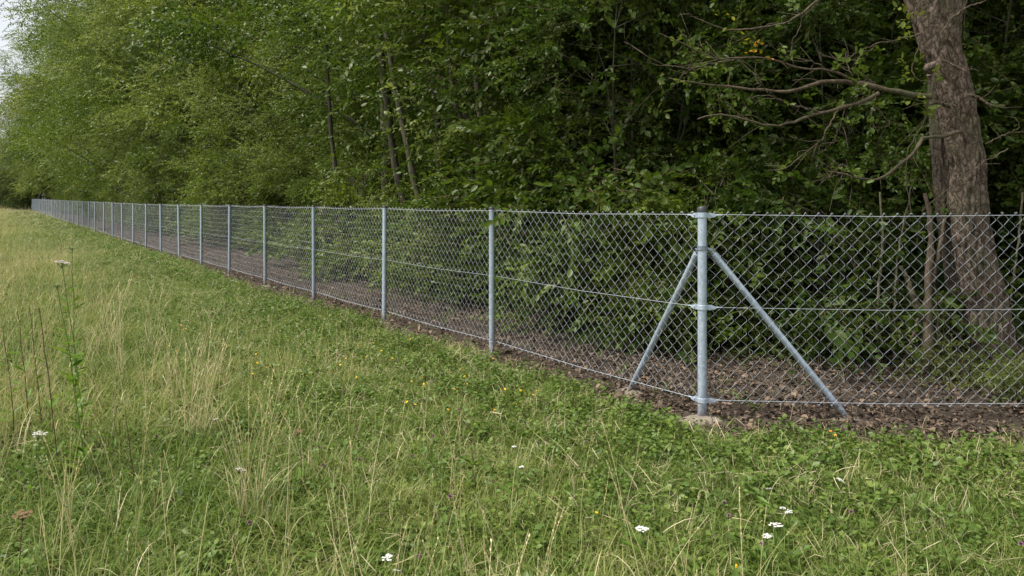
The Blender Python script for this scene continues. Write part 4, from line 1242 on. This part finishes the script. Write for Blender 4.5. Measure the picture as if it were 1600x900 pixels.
for k, (u, v, h, lab) in enumerate([(5, 510, .75, 'dark bare weed stem at the left edge'), (27, 487, .80, 'second dark weed stem from the left edge'), (45, 478, .85, 'third dark weed stem from the left edge'),
                                    (196, 640, .50, 'dark brown weed stem among the dry grass'), (735, 690, .3, 'dark short weed stem in the middle of the meadow')]):
    flower_plant('weed_stem', u, v, h, 0, None, lab, 'weed', 'dark weed stems in the meadow', 470 + k, -.1, 6, STEM_BROWN, (0, 0), .003)

def small_flower(seed, mat):
    r = np.random.default_rng(seed); mb = MB(); n = 12
    for k in range(n):
        a = k / n * 6.283; d = np.array([[math.cos(a), math.sin(a), r.uniform(.15, .5)]])
        M = basis(d, r.normal(0, .2, 1))[0]; LV, LT = leaf_shape(False)
        mb.add(LV @ M.T * .0095, LT)
    tube(mb, [[0, 0, -.004], [0, 0, .001], [0, 0, .004]], [.002, .0045, .002], 7)
    return mb.mesh('flower_head', [mat])
YH = [small_flower(500, PETAL_YELLOW), small_flower(501, PETAL_ORANGE)]
def clover_mesh():
    mb = MB(); r = np.random.default_rng(9)
    for k in range(40):
        zz = r.uniform(-.5, 1); a = r.uniform(0, 6.28); d = np.array([[math.cos(a) * math.sqrt(max(0, 1 - zz * zz)), math.sin(a) * math.sqrt(max(0, 1 - zz * zz)), zz + .3]])
        M = basis(d, r.uniform(0, 6, 1))[0]; LV, LT = leaf_shape(False); mb.add((LV * [1, 1.1, 1]) @ M.T * .012, LT)
    return mb.mesh('flower_head', [PETAL_PINK])
CL = clover_mesh()
def stem_mesh(h):
    mb = MB(); tube(mb, [[.01, .006, -.01], [.006, .002, h * .5], [0, 0, h]], [.0014, .0012, .001], 5); return mb.mesh('stem', [STEM_GREEN])
SM = stem_mesh(.17)
yel = [(402, 567), (395, 584), (417, 574), (485, 576), (532, 570), (480, 587), (557, 589), (617, 603), (643, 596), (660, 604), (636, 628), (649, 632), (662, 600), (710, 608), (685, 600), (705, 582), (719, 577), (726, 588),
       (730, 600), (813, 610), (807, 631), (290, 514), (236, 500), (250, 509), (264, 540), (275, 548), (373, 534), (374, 566), (400, 553), (520, 580),
       (572, 558), (596, 548), (659, 517), (682, 516), (641, 530), (560, 540), (583, 536), (789, 608), (819, 612), (838, 611), (932, 801), (1151, 884), (833, 617), (613, 560), (540, 560), (508, 553), (660, 590), (700, 640), (770, 560)]
org = [(1006, 590), (1119, 663), (1324, 659), (1298, 674), (1305, 680), (713, 574), (773, 641), (283, 508), (228, 550)]
for k, (u, v) in enumerate(yel + org):
    h = rng.uniform(.10, .18); x, y, z = at(u, v, h)
    c = 'yellow' if k < len(yel) else 'orange'
    near = 'bare soil by the fence' if k >= len(yel) else 'grass in front of the fence'
    lab = 'tiny yellow flower dotted in the meadow grass in front of the long fence run' if c == 'yellow' else 'tiny orange flower in the grass beside the soil strip of the fence'
    o = thing('yellow_flower' if c == 'yellow' else 'orange_flower', lab, 'flower', (x, y, z), rng.uniform(0, 6), 'tiny %s flowers in the meadow' % c, 1.0)
    link('flower_head', YH[0 if c == 'yellow' else 1], o, (0, 0, h), (rng.normal(0, .4), rng.normal(0, .4), 0), (rng.uniform(.8, 1.25),) * 3)
    link('stem', SM, o, (0, 0, 0), (0, 0, 0), (1, 1, h / .17))
for k, (u, v) in enumerate([(558, 671), (562, 718), (644, 713), (677, 682), (703, 776), (390, 817), (841, 692), (1132, 786), (1139, 806), (1330, 800), (245, 682), (716, 640), (500, 700), (655, 870), (1190, 850), (1595, 850), (505, 727)]):
    h = .18; x, y, z = at(u, v, h)
    o = thing('clover_flower', 'small dull pink clover head in the meadow grass', 'flower', (x, y, z), k * 1.1, 'pink clover heads in the meadow')
    link('flower_head', CL, o, (0, 0, h)); link('stem', SM, o, (0, 0, 0), (0, 0, 0), (1, 1, h / .17))

for k, (u, v0, v1, n, lab) in enumerate([(392, 830, 585, 16, 'tallest straw-coloured grass bundle in the left foreground'), (410, 800, 610, 10, 'straw-coloured grass bundle right of the tallest one'),
                                         (300, 700, 515, 12, 'pale dry grass bundle farther back on the left'), (330, 690, 540, 9, 'thin pale dry grass bundle beside the one farther back'),
                                         (270, 640, 520, 9, 'small dry grass bundle left of the pale ones'), (160, 560, 440, 12, 'dry brown grass bundle near the tall umbel plants'),
                                         (190, 600, 430, 9, 'reddish dry grass bundle right of the tall umbel plants'), (440, 640, 540, 8, 'short straw bundle towards the middle of the meadow'),
                                         (215, 850, 640, 7, 'sparse brown grass bundle at the lower left'), (545, 860, 690, 7, 'sparse straw bundle low in the middle of the meadow'),
                                         (60, 620, 450, 10, 'dry grass bundle among the dark weed stems at the left edge'), (20, 720, 540, 8, 'dry grass bundle above the white umbel at the left edge'),
                                         (240, 560, 440, 9, 'faded grass bundle behind the reddish one'), (120, 880, 690, 7, 'thin straw bundle at the bottom left beside the brown seed umbel'),
                                         (350, 600, 490, 8, 'pale grass bundle farthest to the back in the left meadow'), (480, 760, 620, 7, 'wispy straw bundle right of the tallest ones')]):
    x, y, z = at(u, v0)
    h = (v0 - v1) / FPX * y
    o = thing('dry_grass_bundle', lab, 'grass', (x, y, z), k * 1.0, 'dry grass bundles in the meadow')
    for part_, m_ in (('stalks', STRAW), ('blades', THATCH)):
        mb = MB(); r = np.random.default_rng(700 + k)
        for q in range(n):
            b_ = np.append(r.normal(0, .055, 2), -.01); L = h * r.uniform(.7, 1.05); az_ = r.uniform(0, 6.28); ln = r.uniform(.02, .34)
            if part_ == 'blades':
                blade(mb, b_, az_, L * .6, .004, 1.6, lean=ln); continue
            t = np.linspace(0, 1, 8)
            path = b_ + np.stack([math.cos(az_) * L * (ln * t + .12 * t ** 4), math.sin(az_) * L * (ln * t + .12 * t ** 4), L * t], -1)
            tube(mb, path, np.linspace(.0017, .0009, 8), 4, caps=False)
            d = norm(path[-1] - path[-2]); hl = r.uniform(.08, .14)
            for w_ in range(18):
                c = path[-1] - d * hl * (1 - w_ / 17); M = basis(norm(np.array([[*(r.normal(0, .25, 2)), .9]]) + d), r.uniform(0, 6, 1))[0]
                LV, LT = leaf_shape(False); mb.add(LV @ M.T * r.uniform(.008, .015) + c, LT)
        link(part_, mb.mesh(part_, [m_]), o)
